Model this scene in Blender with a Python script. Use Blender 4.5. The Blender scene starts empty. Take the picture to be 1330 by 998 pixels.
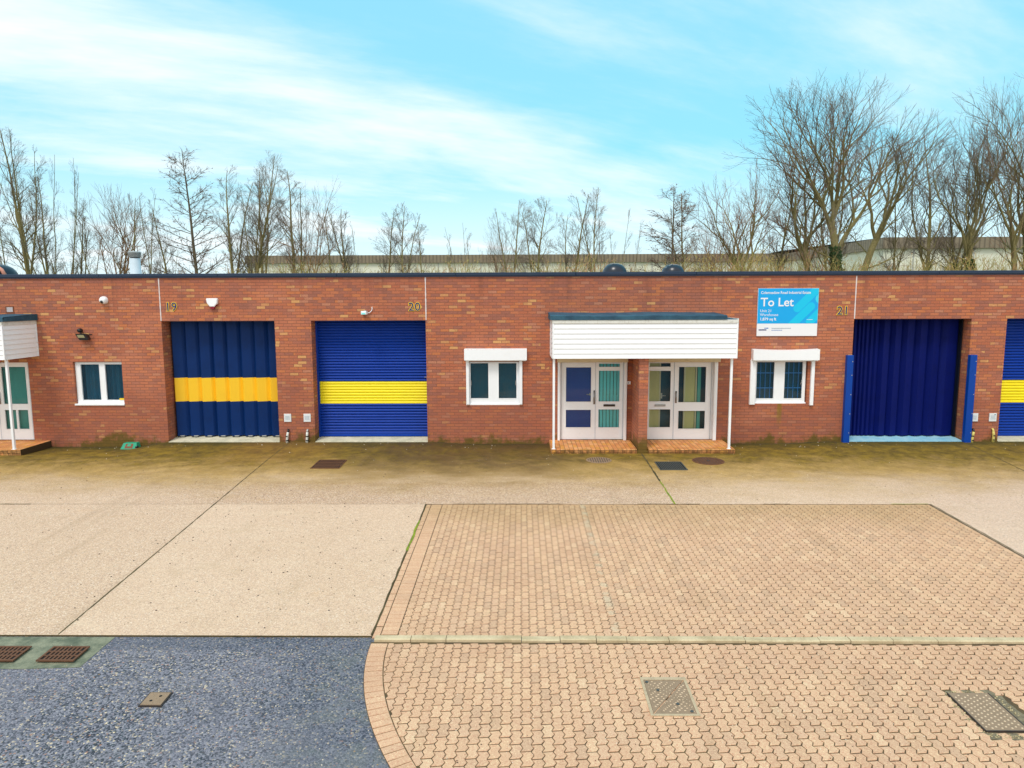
import bpy, math, random
from mathutils import Vector, Matrix, noise
random.seed(7)
S = bpy.context.scene
COL = S.collection
# ------------------------------------------------------------------ helpers
def lin(r, g, b):
    f = lambda c: (c/255/12.92) if c/255 <= .04045 else ((c/255+.055)/1.055)**2.4
    return (f(r), f(g), f(b), 1)

class MB:
    """collects vertices and faces in world coordinates"""
    def __init__(s): s.v = []; s.f = []; s.m = []
    def quad(s, a, b, c, d, m=0):
        n = len(s.v); s.v += [a, b, c, d]; s.f.append((n, n+1, n+2, n+3)); s.m.append(m)
    def poly(s, pts, m=0):
        n = len(s.v); s.v += list(pts); s.f.append(tuple(range(n, n+len(pts)))); s.m.append(m)
    def box(s, x0, x1, y0, y1, z0, z1, m=0, ztop=None):
        n = len(s.v)
        s.v += [(x0,y0,z0),(x1,y0,z0),(x1,y1,z0),(x0,y1,z0),(x0,y0,z1),(x1,y0,z1),(x1,y1,z1),(x0,y1,z1)]
        for f in ((0,3,2,1),(4,5,6,7),(0,1,5,4),(1,2,6,5),(2,3,7,6),(3,0,4,7)):
            s.f.append(tuple(n+i for i in f)); s.m.append(m)
    def bbox(s, x0, x1, y0, y1, z0, z1, b=.004, m=0):
        """box with chamfered front (-y) edges"""
        if b <= 0: return s.box(x0,x1,y0,y1,z0,z1,m)
        n = len(s.v)
        s.v += [(x0,y1,z0),(x1,y1,z0),(x1,y1,z1),(x0,y1,z1),
                (x0,y0+b,z0),(x1,y0+b,z0),(x1,y0+b,z1),(x0,y0+b,z1),
                (x0+b,y0,z0+b),(x1-b,y0,z0+b),(x1-b,y0,z1-b),(x0+b,y0,z1-b)]
        fs = [(0,3,2,1),(8,9,10,11)]
        for i in range(4):
            j = (i+1) % 4
            fs.append((i, j, 4+j, 4+i)); fs.append((4+i, 4+j, 8+j, 8+i))
        for f in fs: s.f.append(tuple(n+k for k in f)); s.m.append(m)
    def tube(s, pts, rad, k=6, m=0, cap=True):
        rings = []
        u = None
        for i, p in enumerate(pts):
            p = Vector(p)
            d = Vector(pts[min(i+1, len(pts)-1)]) - Vector(pts[max(i-1, 0)])
            if d.length < 1e-9: d = Vector((0,0,1))
            d.normalize()
            if u is None:
                u = d.cross(Vector((0,1,0)) if abs(d.y) < .8 else Vector((1,0,0)))
            else:
                u = u - d*u.dot(d)
            u.normalize()
            w = d.cross(u)
            r = rad[i] if isinstance(rad, (list, tuple)) else rad
            n = len(s.v)
            for j in range(k):
                a = 2*math.pi*j/k
                q = p + (u*math.cos(a)+w*math.sin(a))*r
                s.v.append((q.x, q.y, q.z))
            rings.append(n)
        for a, b in zip(rings, rings[1:]):
            for j in range(k):
                s.f.append((a+j, a+(j+1) % k, b+(j+1) % k, b+j)); s.m.append(m)
        if cap and k > 3:
            s.f.append(tuple(rings[0]+j for j in reversed(range(k)))); s.m.append(m)
            s.f.append(tuple(rings[-1]+j for j in range(k))); s.m.append(m)
    def lathe(s, c, prof, k=20, axis='z', m=0):
        """prof: list of (r, h)"""
        rings = []
        for r, h in prof:
            n = len(s.v)
            for j in range(k):
                a = 2*math.pi*j/k
                if axis == 'z': s.v.append((c[0]+r*math.cos(a), c[1]+r*math.sin(a), c[2]+h))
                else: s.v.append((c[0]+r*math.cos(a), c[1]-h, c[2]+r*math.sin(a)))
            rings.append(n)
        for a, b in zip(rings, rings[1:]):
            for j in range(k):
                s.f.append((a+j, a+(j+1) % k, b+(j+1) % k, b+j)); s.m.append(m)
        s.f.append(tuple(rings[-1]+j for j in range(k))); s.m.append(m)
    def drape(s, extra=0):
        s.v = [(x, y, z+H(x, y)+extra) for x, y, z in s.v]; return s
    def build(s, name, mats, parent=None, smooth=False, loc=None):
        me = bpy.data.meshes.new(name)
        off = Vector(loc) if loc else Vector((0,0,0))
        if parent is not None: off = wloc(parent)
        me.from_pydata([(x-off.x, y-off.y, z-off.z) for x, y, z in s.v], [], s.f)
        if not isinstance(mats, (list, tuple)): mats = [mats]
        for q in mats: me.materials.append(q)
        if len(mats) > 1: me.polygons.foreach_set('material_index', s.m)
        if smooth: me.polygons.foreach_set('use_smooth', [True]*len(s.f))
        me.update()
        o = bpy.data.objects.new(name, me); COL.objects.link(o)
        if parent is not None: o.parent = parent
        else: o.location = off
        return o

def split(mb, name, mat, parent, smooth=False):
    """each separate piece becomes an object of its own"""
    par = list(range(len(mb.v)))
    def root(i):
        while par[i] != i: par[i] = par[par[i]]; i = par[i]
        return i
    for f in mb.f:
        for q in f[1:]: par[root(q)] = root(f[0])
    gs = {}
    for f in mb.f: gs.setdefault(root(f[0]), []).append(f)
    for fs in gs.values():
        ids = sorted({i for f in fs for i in f}); mp = {i: k for k, i in enumerate(ids)}
        q = MB(); q.v = [mb.v[i] for i in ids]; q.f = [tuple(mp[i] for i in f) for f in fs]; q.m = [0]*len(fs)
        q.build(name, mat, parent, smooth)

def wloc(o):
    v = Vector((0,0,0))
    while o is not None: v += o.location; o = o.parent
    return v
def thing(name, label, cat, loc, group=None):
    o = bpy.data.objects.new(name, None); COL.objects.link(o); o.location = loc
    o.empty_display_size = .2
    o['label'] = label; o['category'] = cat
    if group: o['group'] = group
    return o
def tag(o, label, cat, group=None):
    o['label'] = label; o['category'] = cat
    if group: o['group'] = group
    return o
def struct(o): o['kind'] = 'structure'; return o

def smooth01(t): t = max(0, min(1, t)); return t*t*(3-2*t)
def H(x, y):
    """height of the yard: falls away from the wall, with ramps up to the doors"""
    d = max(0, -y)
    h = -.03*min(d, 24)
    dip = 0
    if x < -9.35: dip = .13*smooth01((-9.35-x)/.9)
    elif x < -2.2: dip = 0
    elif x < 7.9: dip = .055*smooth01((x+2.3)/.8)*smooth01((7.9-x)/1.2)
    return h - dip*(1-smooth01(d/2.2))

def text_mesh(body, size, x, y, z, mat, name='lettering', parent=None, off=0, ext=.002, align='LEFT', sx=1, spacing=1):
    c = bpy.data.curves.new(name, 'FONT'); c.body = body; c.size = size; c.offset = off; c.extrude = ext
    c.align_x = align; c.space_character = spacing; c.resolution_u = 3
    t = bpy.data.objects.new(name, c); COL.objects.link(t)
    bpy.context.view_layer.update()
    dg = bpy.context.evaluated_depsgraph_get()
    me = bpy.data.meshes.new_from_object(t.evaluated_get(dg))
    COL.objects.unlink(t); bpy.data.objects.remove(t)
    p = wloc(parent) if parent else Vector((0,0,0))
    me.transform(Matrix.Translation(Vector((x, y, z))-p) @ Matrix.Rotation(math.pi/2, 4, 'X') @ Matrix.Diagonal((sx,1,1,1)))
    me.materials.clear(); me.materials.append(mat)
    o = bpy.data.objects.new(name, me); COL.objects.link(o)
    if parent: o.parent = parent
    return o

# ------------------------------------------------------------------ materials
class NT:
    def __init__(s, name):
        s.mat = bpy.data.materials.new(name); s.mat.use_nodes = True
        s.t = s.mat.node_tree; s.n = s.t.nodes; s.l = s.t.links
        s.bsdf = s.n['Principled BSDF']; s.out = s.n['Material Output']
    def new(s, t, **kw):
        n = s.n.new(t)
        for k, v in kw.items(): setattr(n, k, v)
        return n
    def put(s, sock, v):
        if isinstance(v, bpy.types.NodeSocket): s.l.new(v, sock)
        else: sock.default_value = v
    def pos(s): return s.new('ShaderNodeNewGeometry').outputs['Position']
    def math(s, op, a, b=0, c=None, clamp=False):
        n = s.new('ShaderNodeMath', operation=op, use_clamp=clamp); s.put(n.inputs[0], a); s.put(n.inputs[1], b)
        if c is not None: s.put(n.inputs[2], c)
        return n.outputs[0]
    def sep(s, v):
        n = s.new('ShaderNodeSeparateXYZ'); s.put(n.inputs[0], v); return n.outputs
    def comb(s, x, y, z=0):
        n = s.new('ShaderNodeCombineXYZ'); s.put(n.inputs[0], x); s.put(n.inputs[1], y); s.put(n.inputs[2], z); return n.outputs[0]
    def scale(s, v, sc):
        n = s.new('ShaderNodeVectorMath', operation='MULTIPLY'); s.put(n.inputs[0], v); s.put(n.inputs[1], sc); return n.outputs[0]
    def noise(s, v, sc, det=4, rough=.55, dist=0):
        n = s.new('ShaderNodeTexNoise'); s.put(n.inputs['Vector'], v); n.inputs['Scale'].default_value = sc
        n.inputs['Detail'].default_value = det; n.inputs['Roughness'].default_value = rough; n.inputs['Distortion'].default_value = dist
        return n.outputs['Fac']
    def vor(s, v, sc, feat='F1', out='Color', rnd=1):
        n = s.new('ShaderNodeTexVoronoi', feature=feat); s.put(n.inputs['Vector'], v); n.inputs['Scale'].default_value = sc
        n.inputs['Randomness'].default_value = rnd
        return n.outputs[out]
    def ramp(s, f, stops, interp='LINEAR'):
        n = s.new('ShaderNodeValToRGB'); s.put(n.inputs[0], f); r = n.color_ramp; r.interpolation = interp
        while len(r.elements) < len(stops): r.elements.new(.5)
        for e, (p, c) in zip(r.elements, stops):
            e.position = p; e.color = c if len(c) == 4 else (*c, 1)
        return n.outputs[0]
    def step(s, f, a, b):
        n = s.new('ShaderNodeMapRange', interpolation_type='SMOOTHSTEP'); s.put(n.inputs[0], f); n.inputs[1].default_value = a; n.inputs[2].default_value = b
        return n.outputs[0]
    def mix(s, f, a, b, mode='MIX'):
        n = s.new('ShaderNodeMix', data_type='RGBA', blend_type=mode)
        s.put(n.inputs[0], f); s.put(n.inputs[6], a); s.put(n.inputs[7], b); return n.outputs[2]
    def bump(s, h, strength=.5, dist=.005):
        n = s.new('ShaderNodeBump'); n.inputs['Strength'].default_value = strength; n.inputs['Distance'].default_value = dist
        s.put(n.inputs['Height'], h); s.l.new(n.outputs[0], s.bsdf.inputs['Normal'])
    def fin(s, col, rough=.8, metal=0, spec=None):
        s.put(s.bsdf.inputs['Base Color'], col); s.put(s.bsdf.inputs['Roughness'], rough); s.put(s.bsdf.inputs['Metallic'], metal)
        if spec is not None: s.bsdf.inputs['Specular IOR Level'].default_value = spec
        return s.mat

def paint(name, rgb, rough=.5, dirt=.12, scale=3, metal=0, dirtcol=(90, 80, 60), spec=.5):
    t = NT(name); p = t.pos()
    n = t.noise(p, scale, 6, .65)
    c = t.mix(t.math('MULTIPLY', t.step(n, .45, .8), dirt), lin(*rgb), lin(*dirtcol))
    n2 = t.noise(t.scale(p, (30, 30, 3)), 1, 3)
    c = t.mix(t.math('MULTIPLY', t.step(n2, .5, .8), dirt*.6), c, lin(*dirtcol))
    r = t.math('ADD', rough-.08, t.math('MULTIPLY', n, .16))
    return t.fin(c, r, metal, spec)

def brick_mat():
    t = NT('brickwork'); x, y, z = t.sep(t.pos())
    u = t.math('ADD', x, y)
    wob = t.noise(t.pos(), 9, 2)
    v = t.comb(t.math('ADD', u, .05), t.math('ADD', t.math('ADD', z, .345-.005), t.math('MULTIPLY', t.math('SUBTRACT', wob, .5), .006)))
    b = t.new('ShaderNodeTexBrick'); t.put(b.inputs['Vector'], v)
    for k, q in dict(Scale=1, **{'Mortar Size': .0055, 'Mortar Smooth': .25, 'Bias': 0, 'Brick Width': .225, 'Row Height': .075}).items(): b.inputs[k].default_value = q
    b.inputs['Color1'].default_value = (0,0,0,1); b.inputs['Color2'].default_value = (1,1,1,1); b.inputs['Mortar'].default_value = (.5,.5,.5,1)
    b.offset = .5
    rnd = t.math('ADD', b.outputs['Color'], t.math('MULTIPLY', t.math('SUBTRACT', t.noise(t.pos(), .9, 3), .5), .28))
    col = t.ramp(rnd, [(0, lin(136,88,78)), (.12, lin(154,94,78)), (.24, lin(168,98,72)), (.4, lin(178,104,72)), (.56, lin(186,112,76)), (.68, lin(172,96,66)),
                       (.79, lin(194,116,66)), (.87, lin(182,126,100)), (.935, lin(198,148,94)), (.97, lin(216,170,104)), (1.0, lin(164,102,82))], 'CONSTANT')
    col = t.mix(.34, col, lin(190,122,96))
    sp = t.noise(t.pos(), 55, 4, .7)
    col = t.mix(.5, col, t.mix(t.step(sp,.25,.75), (.2,.2,.2,1), (.8,.8,.8,1)), 'OVERLAY')
    # darker towards the foot and the top, paler in broad patches
    big = t.noise(t.scale(t.pos(), (.55, .55, .8)), 1, 3)
    low = t.step(t.math('ADD', z, t.math('MULTIPLY', t.math('SUBTRACT', t.noise(t.scale(t.pos(), (1.1, 1.1, .6)), 1, 3), .5), 2.6)), 1.75, 1.2)
    col = t.mix(t.math('MULTIPLY', low, .45), col, lin(158,94,74))
    col = t.mix(t.math('MULTIPLY', t.step(z, 3.9, 4.3), .4), col, lin(150,92,78))
    col = t.mix(t.math('MULTIPLY', t.step(big, .52, .7), .28), col, lin(214,140,108))
    # pale lime runs under the coping
    eff = t.math('MULTIPLY', t.step(t.noise(t.scale(t.pos(), (5, 5, 1.2)), 1, 5, .7), .66, .8), t.step(z, 3.6, 4.2))
    col = t.mix(t.math('MULTIPLY', eff, .6), col, lin(206,186,176))
    run2 = t.math('MULTIPLY', t.step(t.noise(t.scale(t.pos(), (2.6, 2.6, .12)), 1, 6, .7), .52, .7), t.step(z, 2.9, 4.3))
    col = t.mix(t.math('MULTIPLY', run2, .45), col, lin(112,70,60))
    mort = t.mix(t.noise(t.pos(), 4, 3), lin(112,70,58), lin(160,110,90))
    col = t.mix(b.outputs['Fac'], col, mort)
    # moss at the foot of the wall
    ms = t.math('ADD', t.noise(t.pos(), 3.5, 5, .7), t.math('MULTIPLY', t.math('SUBTRACT', t.noise(t.scale(t.pos(), (.45, .45, .1)), 1, 2), .5), 1.1))
    mm = t.math('MULTIPLY', t.step(t.math('SUBTRACT', ms, t.math('MULTIPLY', z, .9)), .30, .56), t.step(z, .7, .1))
    col = t.mix(t.math('MULTIPLY', mm, .85), col, lin(92,82,22))
    # green run below the window of unit 21
    run = t.math('MULTIPLY', t.step(t.math('ABSOLUTE', t.math('SUBTRACT', x, 6.70)), .09, .03), t.math('MULTIPLY', t.step(z, .3, .85), t.step(z, 1.03, .99)))
    col = t.mix(t.math('MULTIPLY', run, .6), col, lin(128,112,24))
    t.bump(t.math('SUBTRACT', t.math('MULTIPLY', sp, .35), b.outputs['Fac']), .8, .006)
    return t.fin(col, .86, 0, .3)

def step_mat():
    t = NT('step_brick'); x, y, z = t.sep(t.pos())
    v = t.comb(t.math('ADD', t.math('SUBTRACT', z, y), .0), x)
    b = t.new('ShaderNodeTexBrick'); t.put(b.inputs['Vector'], v)
    for k, q in dict(Scale=1, **{'Mortar Size': .004, 'Mortar Smooth': .3, 'Bias': 0, 'Brick Width': .235, 'Row Height': .108}).items(): b.inputs[k].default_value = q
    b.inputs['Color1'].default_value = (0,0,0,1); b.inputs['Color2'].default_value = (1,1,1,1); b.inputs['Mortar'].default_value = (.5,.5,.5,1); b.offset = 0
    col = t.ramp(b.outputs['Color'], [(0, lin(212,140,84)), (.3, lin(224,154,92)), (.6, lin(230,168,108)), (.85, lin(222,156,74)), (1, lin(228,170,120))], 'CONSTANT')
    col = t.mix(t.math('MULTIPLY', t.step(t.noise(t.pos(), 3, 5, .7), .46, .72), .55), col, lin(206,132,36))
    col = t.mix(t.math('MULTIPLY', t.step(t.noise(t.pos(), 40, 3), .5, .8), .3), col, lin(120,70,40))
    edge = t.math('MULTIPLY', t.step(y, -.95, -1.12), t.step(t.noise(t.pos(), 7, 4, .7), .42, .6))
    col = t.mix(t.math('MULTIPLY', edge, .5), col, lin(120,96,30))
    col = t.mix(b.outputs['Fac'], col, lin(66,52,28))
    dk = t.step(z, .035, .02)
    col = t.mix(t.math('MULTIPLY', dk, t.math('MULTIPLY', t.step(t.noise(t.pos(), 6, 4, .7), .35, .6), .6)), col, lin(60,46,26))
    t.bump(t.math('SUBTRACT', 0, b.outputs['Fac']), .7, .006)
    return t.fin(col, .7)

def concrete_mat():
    t = NT('yard_concrete'); P = t.pos(); x, y, z = t.sep(P)
    d = t.math('MULTIPLY', y, -1)
    wob = t.math('MULTIPLY', t.math('SUBTRACT', t.noise(t.scale(P, (.5, 1.0, 0)), 1, 10, .74), .5), 3.2)
    dw = t.math('ADD', d, wob)
    base = t.mix(t.noise(P, .5, 5, .6), lin(208,174,144), lin(230,200,174))
    base = t.mix(t.math('MULTIPLY', t.step(x, 6, 9), .5), base, lin(214,186,170))
    # pinkish exposed aggregate band
    band = t.math('MULTIPLY', t.step(d, 3.5, 3.75), t.step(d, 5.1, 5.04))
    bandx = t.math('MULTIPLY', band, t.math('MULTIPLY', t.step(x, 5, 2), t.step(x, -9, -5)))
    agg = t.vor(P, 75)
    aggf = t.sep(agg)[0]
    stones = t.ramp(aggf, [(0, lin(120,92,80)), (.12, lin(170,136,112)), (.35, lin(206,172,138)), (.7, lin(224,198,168)), (.93, lin(244,232,214)), (.97, lin(150,120,110))], 'CONSTANT')
    col = t.mix(.38, base, stones)
    col = t.mix(t.math('MULTIPLY', bandx, .7), col, t.mix(.75, lin(170,130,110), stones))
    blot = t.step(t.noise(P, 1.4, 6, .68), .52, .74)
    col = t.mix(t.math('MULTIPLY', blot, .22), col, lin(168,140,104))
    streak = t.step(t.noise(t.scale(P, (.6, 2.6, 0)), 1, 5, .65), .54, .75)
    col = t.mix(t.math('MULTIPLY', streak, .2), col, lin(238,216,184))
    leftbay = t.step(t.math('ADD', x, t.math('MULTIPLY', d, -.044)), -6.07, -6.09)
    col = t.mix(t.math('MULTIPLY', leftbay, .4), col, t.mix(.6, lin(206,174,150), stones))
    tyre = t.step(t.noise(t.scale(P, (1.5, .12, 0)), 1, 6, .7), .55, .72)
    col = t.mix(t.math('MULTIPLY', tyre, .28), col, lin(160,132,102))
    rusty = t.step(t.noise(t.scale(P, (.5, .9, 0)), 1.3, 7, .72), .6, .75)
    col = t.mix(t.math('MULTIPLY', rusty, .3), col, lin(206,158,108))
    # algae next to the building
    f1 = t.step(t.math('ADD', dw, t.math('MULTIPLY', t.math('SUBTRACT', t.noise(P, 34, 5, .85), .5), 2.2)), 5.0, 2.4)
    moss = t.mix(t.step(t.noise(P, 3.0, 10, .82), .25, .75), lin(130,100,28), lin(190,152,76))
    col = t.mix(t.math('MULTIPLY', f1, .85), col, moss)
    f2 = t.math('MULTIPLY', t.step(t.math('ADD', d, t.math('MULTIPLY', t.math('SUBTRACT', t.noise(P, 1.6, 10, .8), .5), 4.6)), 3.2, 1.1), .93)
    col = t.mix(f2, col, t.mix(t.step(t.noise(P, 3.1, 8, .76), .3, .7), lin(68,54,8), lin(140,114,26)))
    f3 = t.step(t.math('ADD', d, t.math('MULTIPLY', t.math('SUBTRACT', t.noise(P, 2.5, 8, .8), .5), 1.6)), .75, .1)
    col = t.mix(t.math('MULTIPLY', f3, .75), col, lin(66,60,20))
    # dark damp patch in front of unit 20 and its window
    ex = t.math('MULTIPLY', t.step(x, -5.2, -2.6), t.step(x, 1.9, .2))
    damp = t.math('MULTIPLY', t.math('MULTIPLY', ex, t.step(dw, 4.4, 1.6)), t.step(t.noise(P, 1.5, 10, .8), .32, .6))
    col = t.mix(t.math('MULTIPLY', damp, .78), col, lin(80,60,38))
    pale = t.math('MULTIPLY', t.math('MULTIPLY', t.step(x, -8, -6.6), t.step(x, -4.2, -5.4)), t.step(dw, 3.2, 1))
    col = t.mix(t.math('MULTIPLY', pale, .25), col, lin(160,112,60))
    # dark specks and pits
    sp = t.vor(P, 9, 'F1', 'Distance')
    spc = t.sep(t.vor(P, 9))[1]
    speck = t.math('MULTIPLY', t.step(sp, .13, .08), t.step(spc, .78, .8))
    col = t.mix(t.math('MULTIPLY', speck, .6), col, lin(96,76,58))
    fine = t.noise(P, 130, 2, .6)
    col = t.mix(.42, col, t.mix(fine, (0,0,0,1), (1,1,1,1)), 'OVERLAY')
    t.bump(t.math('ADD', t.math('MULTIPLY', aggf, .4), fine), .5, .004)
    return t.fin(col, t.math('SUBTRACT', .88, t.math('MULTIPLY', damp, .25)), 0, .35)

def asphalt_mat():
    t = NT('asphalt'); P = t.pos(); x, y, z = t.sep(P)
    v = t.vor(P, 58); r, g, b = t.sep(v)
    col = t.ramp(r, [(0, lin(40,46,56)), (.13, lin(72,74,84)), (.30, lin(114,114,124)), (.56, lin(132,130,140)), (.76, lin(150,148,154)), (.86, lin(54,68,74)), (.92, lin(176,160,138)), (.958, lin(214,194,162)), (.985, lin(166,124,104))], 'CONSTANT')
    big = t.noise(P, .45, 4, .6)
    col = t.mix(t.math('MULTIPLY', t.step(big, .4, .65), .45), col, lin(134,130,140))
    col = t.mix(t.math('MULTIPLY', t.step(t.noise(P, 1.7, 5, .7), .55, .75), .35), col, lin(56,62,76))
    # smoother strip along the concrete edge and pale dust beside the paving
    seam = t.math('MAXIMUM', t.step(y, -10.38, -10.34), t.math('MULTIPLY', t.step(t.math('ADD', x, t.math('MULTIPLY', y, .3)), -6.3, -5.6), .8))
    col = t.mix(t.math('MULTIPLY', seam, .4), col, lin(72,80,96))
    dust = t.math('MULTIPLY', t.math('MULTIPLY', t.step(x, -2.5, -1.9), t.step(x, .5, -.5)), t.step(t.noise(P, 2.4, 5, .7), .42, .62))
    col = t.mix(t.math('MULTIPLY', dust, .35), col, lin(120,124,116))
    worn = t.step(t.noise(t.scale(P, (.5, 1.4, 0)), 1.2, 8, .74), .5, .72)
    col = t.mix(t.math('MULTIPLY', worn, .3), col, lin(140,134,132))
    oil = t.step(t.noise(P, 1.1, 6, .65), .66, .76)
    col = t.mix(t.math('MULTIPLY', oil, .5), col, lin(52,54,62))
    fine = t.noise(P, 160, 2)
    col = t.mix(.4, col, t.mix(fine, (0,0,0,1), (1,1,1,1)), 'OVERLAY')
    dist = t.vor(P, 58, 'F1', 'Distance')
    t.bump(t.math('SUBTRACT', t.math('MULTIPLY', g, .5), dist), .9, .008)
    return t.fin(col, t.math('ADD', .62, t.math('MULTIPLY', b, .25)), 0, .4)

def paver_mat(name, tone):
    t = NT(name); P = t.pos(); x, y, z = t.sep(P)
    isl = t.new('ShaderNodeNewGeometry').outputs['Random Per Island']
    c = t.ramp(isl, [(0, lin(190,158,126)), (.06, lin(206,168,132)), (.3, lin(212,174,136)), (.5, lin(206,170,136)), (.68, lin(216,180,142)), (.82, lin(200,162,126)), (.93, lin(198,164,130)), (.97, lin(220,188,150))], 'CONSTANT')
    c = t.mix(.36, c, lin(216,171,142))
    if tone: c = t.mix(.5, c, lin(*tone))
    c = t.mix(t.math('MULTIPLY', t.step(t.noise(P, .8, 5, .65), .46, .72), .38), c, lin(192,150,120))
    c = t.mix(t.math('MULTIPLY', t.step(t.noise(t.scale(P, (1.3, .7, 0)), 1, 6, .7), .56, .75), .45), c, lin(164,136,106))
    tyre = t.step(t.noise(t.scale(P, (1.1, .16, 0)), 1, 7, .72), .54, .72)
    c = t.mix(t.math('MULTIPLY', tyre, .35), c, lin(158,130,98))
    oil = t.step(t.noise(P, 1.9, 5, .6), .7, .78)
    c = t.mix(t.math('MULTIPLY', oil, .45), c, lin(112,96,78))
    far = t.step(t.math('ADD', y, t.math('MULTIPLY', t.noise(P, 1, 4, .7), 2.2)), -5.8, -4.2)
    c = t.mix(t.math('MULTIPLY', far, .4), c, lin(164,134,84))
    # old faded marking line
    ln = t.math('MULTIPLY', t.step(t.math('ABSOLUTE', t.math('SUBTRACT', x, 1.16)), .07, .04), t.math('MULTIPLY', t.step(t.noise(P, 5, 4, .7), .42, .6), t.step(y, -10, -9.9)))
    c = t.mix(t.math('MULTIPLY', ln, .35), c, lin(184,184,160))
    sp = t.vor(P, 110); s = t.sep(sp)[0]
    c = t.mix(.45, c, t.ramp(s, [(0, (.22,.2,.2)), (.1, (.40,.39,.38)), (.3, (.5,.5,.5)), (.72, (.58,.57,.56)), (.93, (.85,.84,.8))], 'CONSTANT'), 'OVERLAY')
    t.bump(t.noise(P, 120, 3), .5, .004)
    return t.fin(c, .85, 0, .3)

def simple(name, a, b, sc=2, rough=.85, fine=60, fs=.3):
    t = NT(name); P = t.pos()
    c = t.mix(t.step(t.noise(P, sc, 5, .65), .3, .7), lin(*a), lin(*b))
    if fs: c = t.mix(fs, c, t.mix(t.noise(P, fine, 3), (0,0,0,1), (1,1,1,1)), 'OVERLAY')
    return t.fin(c, rough)

M = {}
M['brick'] = brick_mat(); M['step'] = step_mat(); M['concrete'] = concrete_mat(); M['asphalt'] = asphalt_mat()
M['paver'] = paver_mat('block_paver', None); M['border'] = paver_mat('border_paver', (216,172,138))
M['bed'] = simple('jointing_sand', (72,56,38), (100,82,50), 3)
M['joint'] = simple('old_joint_filler', (62,56,28), (96,80,44), 6)
M['moss'] = simple('bright_moss', (96,120,20), (150,160,30), 8)
M['kerb'] = simple('kerb_stone', (176,156,120), (212,192,156), 2.5)
M['threshold'] = simple('threshold_concrete', (184,182,160), (216,210,184), 4)
M['blue_threshold'] = simple('painted_threshold', (124,186,212), (160,204,220), 4, .6)
M['green_concrete'] = simple('gully_surround', (86,94,76), (140,140,116), 5)
M['coping'] = paint('coping_metal', (28,48,74), .35, .2, 2, 0, (60,80,90))
M['felt'] = simple('mineral_felt', (26,62,84), (48,92,112), 3, .8, 90, .4)
M['roofing'] = simple('grey_roofing', (88,92,94), (120,122,118), 1)
M['upvc'] = paint('white_upvc', (247,251,255), .3, .05, 5, 0, (160,160,150))
M['board'] = paint('white_weatherboard', (249,252,255), .4, .07, 2.5, 0, (150,150,120))
M['dirty_white'] = paint('weathered_white_board', (226,228,222), .55, .4, 9, 0, (120,112,80))
M['cream'] = paint('cream_metal', (218,204,168), .45, .12, 4)
M['navy'] = paint('navy_door_paint', (2,46,106), .5, .28, 2.2, 0, (2,22,50), .2)
M['navy_bright'] = paint('blue_shutter_paint', (2,58,160), .45, .12, 2.5, 0, (2,22,76), .25)
M['deep_navy'] = paint('deep_blue_door_paint', (2,20,98), .6, .3, 2.5, 0, (0,8,44), .15)
M['guard'] = paint('blue_guard_paint', (2,66,160), .45, .12, 4, 0, (2,26,80), .25)
M['amber'] = paint('amber_band_paint', (255,206,36), .45, .12, 3, 0, (200,140,30))
M['yellow'] = paint('yellow_band_paint', (252,232,6), .4, .12, 3, 0, (170,150,20))
M['black'] = paint('black_plastic', (20,26,34), .35, .1)
M['dark_metal'] = paint('dark_metal', (58,50,46), .5, .3, 12, .3, (110,70,40))
M['rust'] = paint('rusty_iron', (112,74,50), .7, .5, 14, .2, (70,44,30))
M['iron'] = paint('grey_cast_iron', (150,124,98), .6, .5, 14, 0, (116,96,72))
M['worn_iron'] = paint('worn_iron', (206,182,150), .5, .3, 14, 0, (160,134,104))
M['slate_iron'] = paint('slate_grey_iron', (78,84,84), .55, .4, 10, .3, (110,100,70))
M['steel'] = paint('brushed_steel', (170,172,172), .3, .1, 10, .9)
M['alu'] = paint('galvanised_metal', (176,178,176), .45, .2, 8, .3)
M['paleflue'] = paint('pale_flue_metal', (206,222,232), .4, .1, 6)
M['red'] = paint('red_plastic', (140,20,40), .3, .05)
M['teal'] = paint('teal_plastic', (30,160,124), .45, .25, 10, 0, (20,90,70))
M['brown'] = paint('brown_label', (128,74,44), .6, .2, 12)
M['lens'] = paint('lamp_lens', (176,176,140), .2, .1)
M['sealant'] = paint('white_sealant', (222,214,214), .7, .3, 9, 0, (170,140,130))
M['void'] = paint('dark_void', (14,14,16), .9, 0)
M['sign_blue'] = paint('sign_blue', (0,170,240), .35, .03, 2, 0, (0,140,220))
M['sign_cyan'] = paint('sign_cyan', (0,200,242), .35, .02, 2, 0, (0,180,230))
M['sign_light'] = paint('sign_light_cyan', (60,216,246), .35, .02, 2, 0, (40,200,240))
M['sign_white'] = paint('sign_white', (240,242,246), .4, .04, 3, 0, (190,190,190))
M['ink_blue'] = paint('ink_blue', (20,110,190), .5, 0)
M['ink_navy'] = paint('ink_navy', (24,36,110), .45, 0)
M['ink_grey'] = paint('ink_grey', (110,140,160), .5, 0)
M['num_yellow'] = paint('number_yellow', (250,214,40), .45, .05)
M['paper'] = paint('notice_white', (226,232,236), .5, .06, 12)
M['hazard'] = paint('yellow_sleeve', (216,200,110), .5, .35, 22, 0, (60,50,30))
M['bark'] = simple('mossy_bark', (118,108,66), (140,130,86), .9, .9, 14, .5)
M['bark_orange'] = simple('orange_bark', (156,116,76), (128,110,78), .9, .9, 14, .5)
M['bark_dark'] = simple('dark_bark', (92,82,70), (114,104,80), .9, .9, 14, .5)
M['twig'] = simple('twig', (122,108,92), (112,102,88), .5, .9, 5, .2)
M['twig_red'] = simple('reddish_twig', (150,116,92), (124,106,88), .5, .9, 5, .2)
M['dead_leaf'] = simple('dead_leaf', (116,70,52), (84,60,50), .6)
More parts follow.
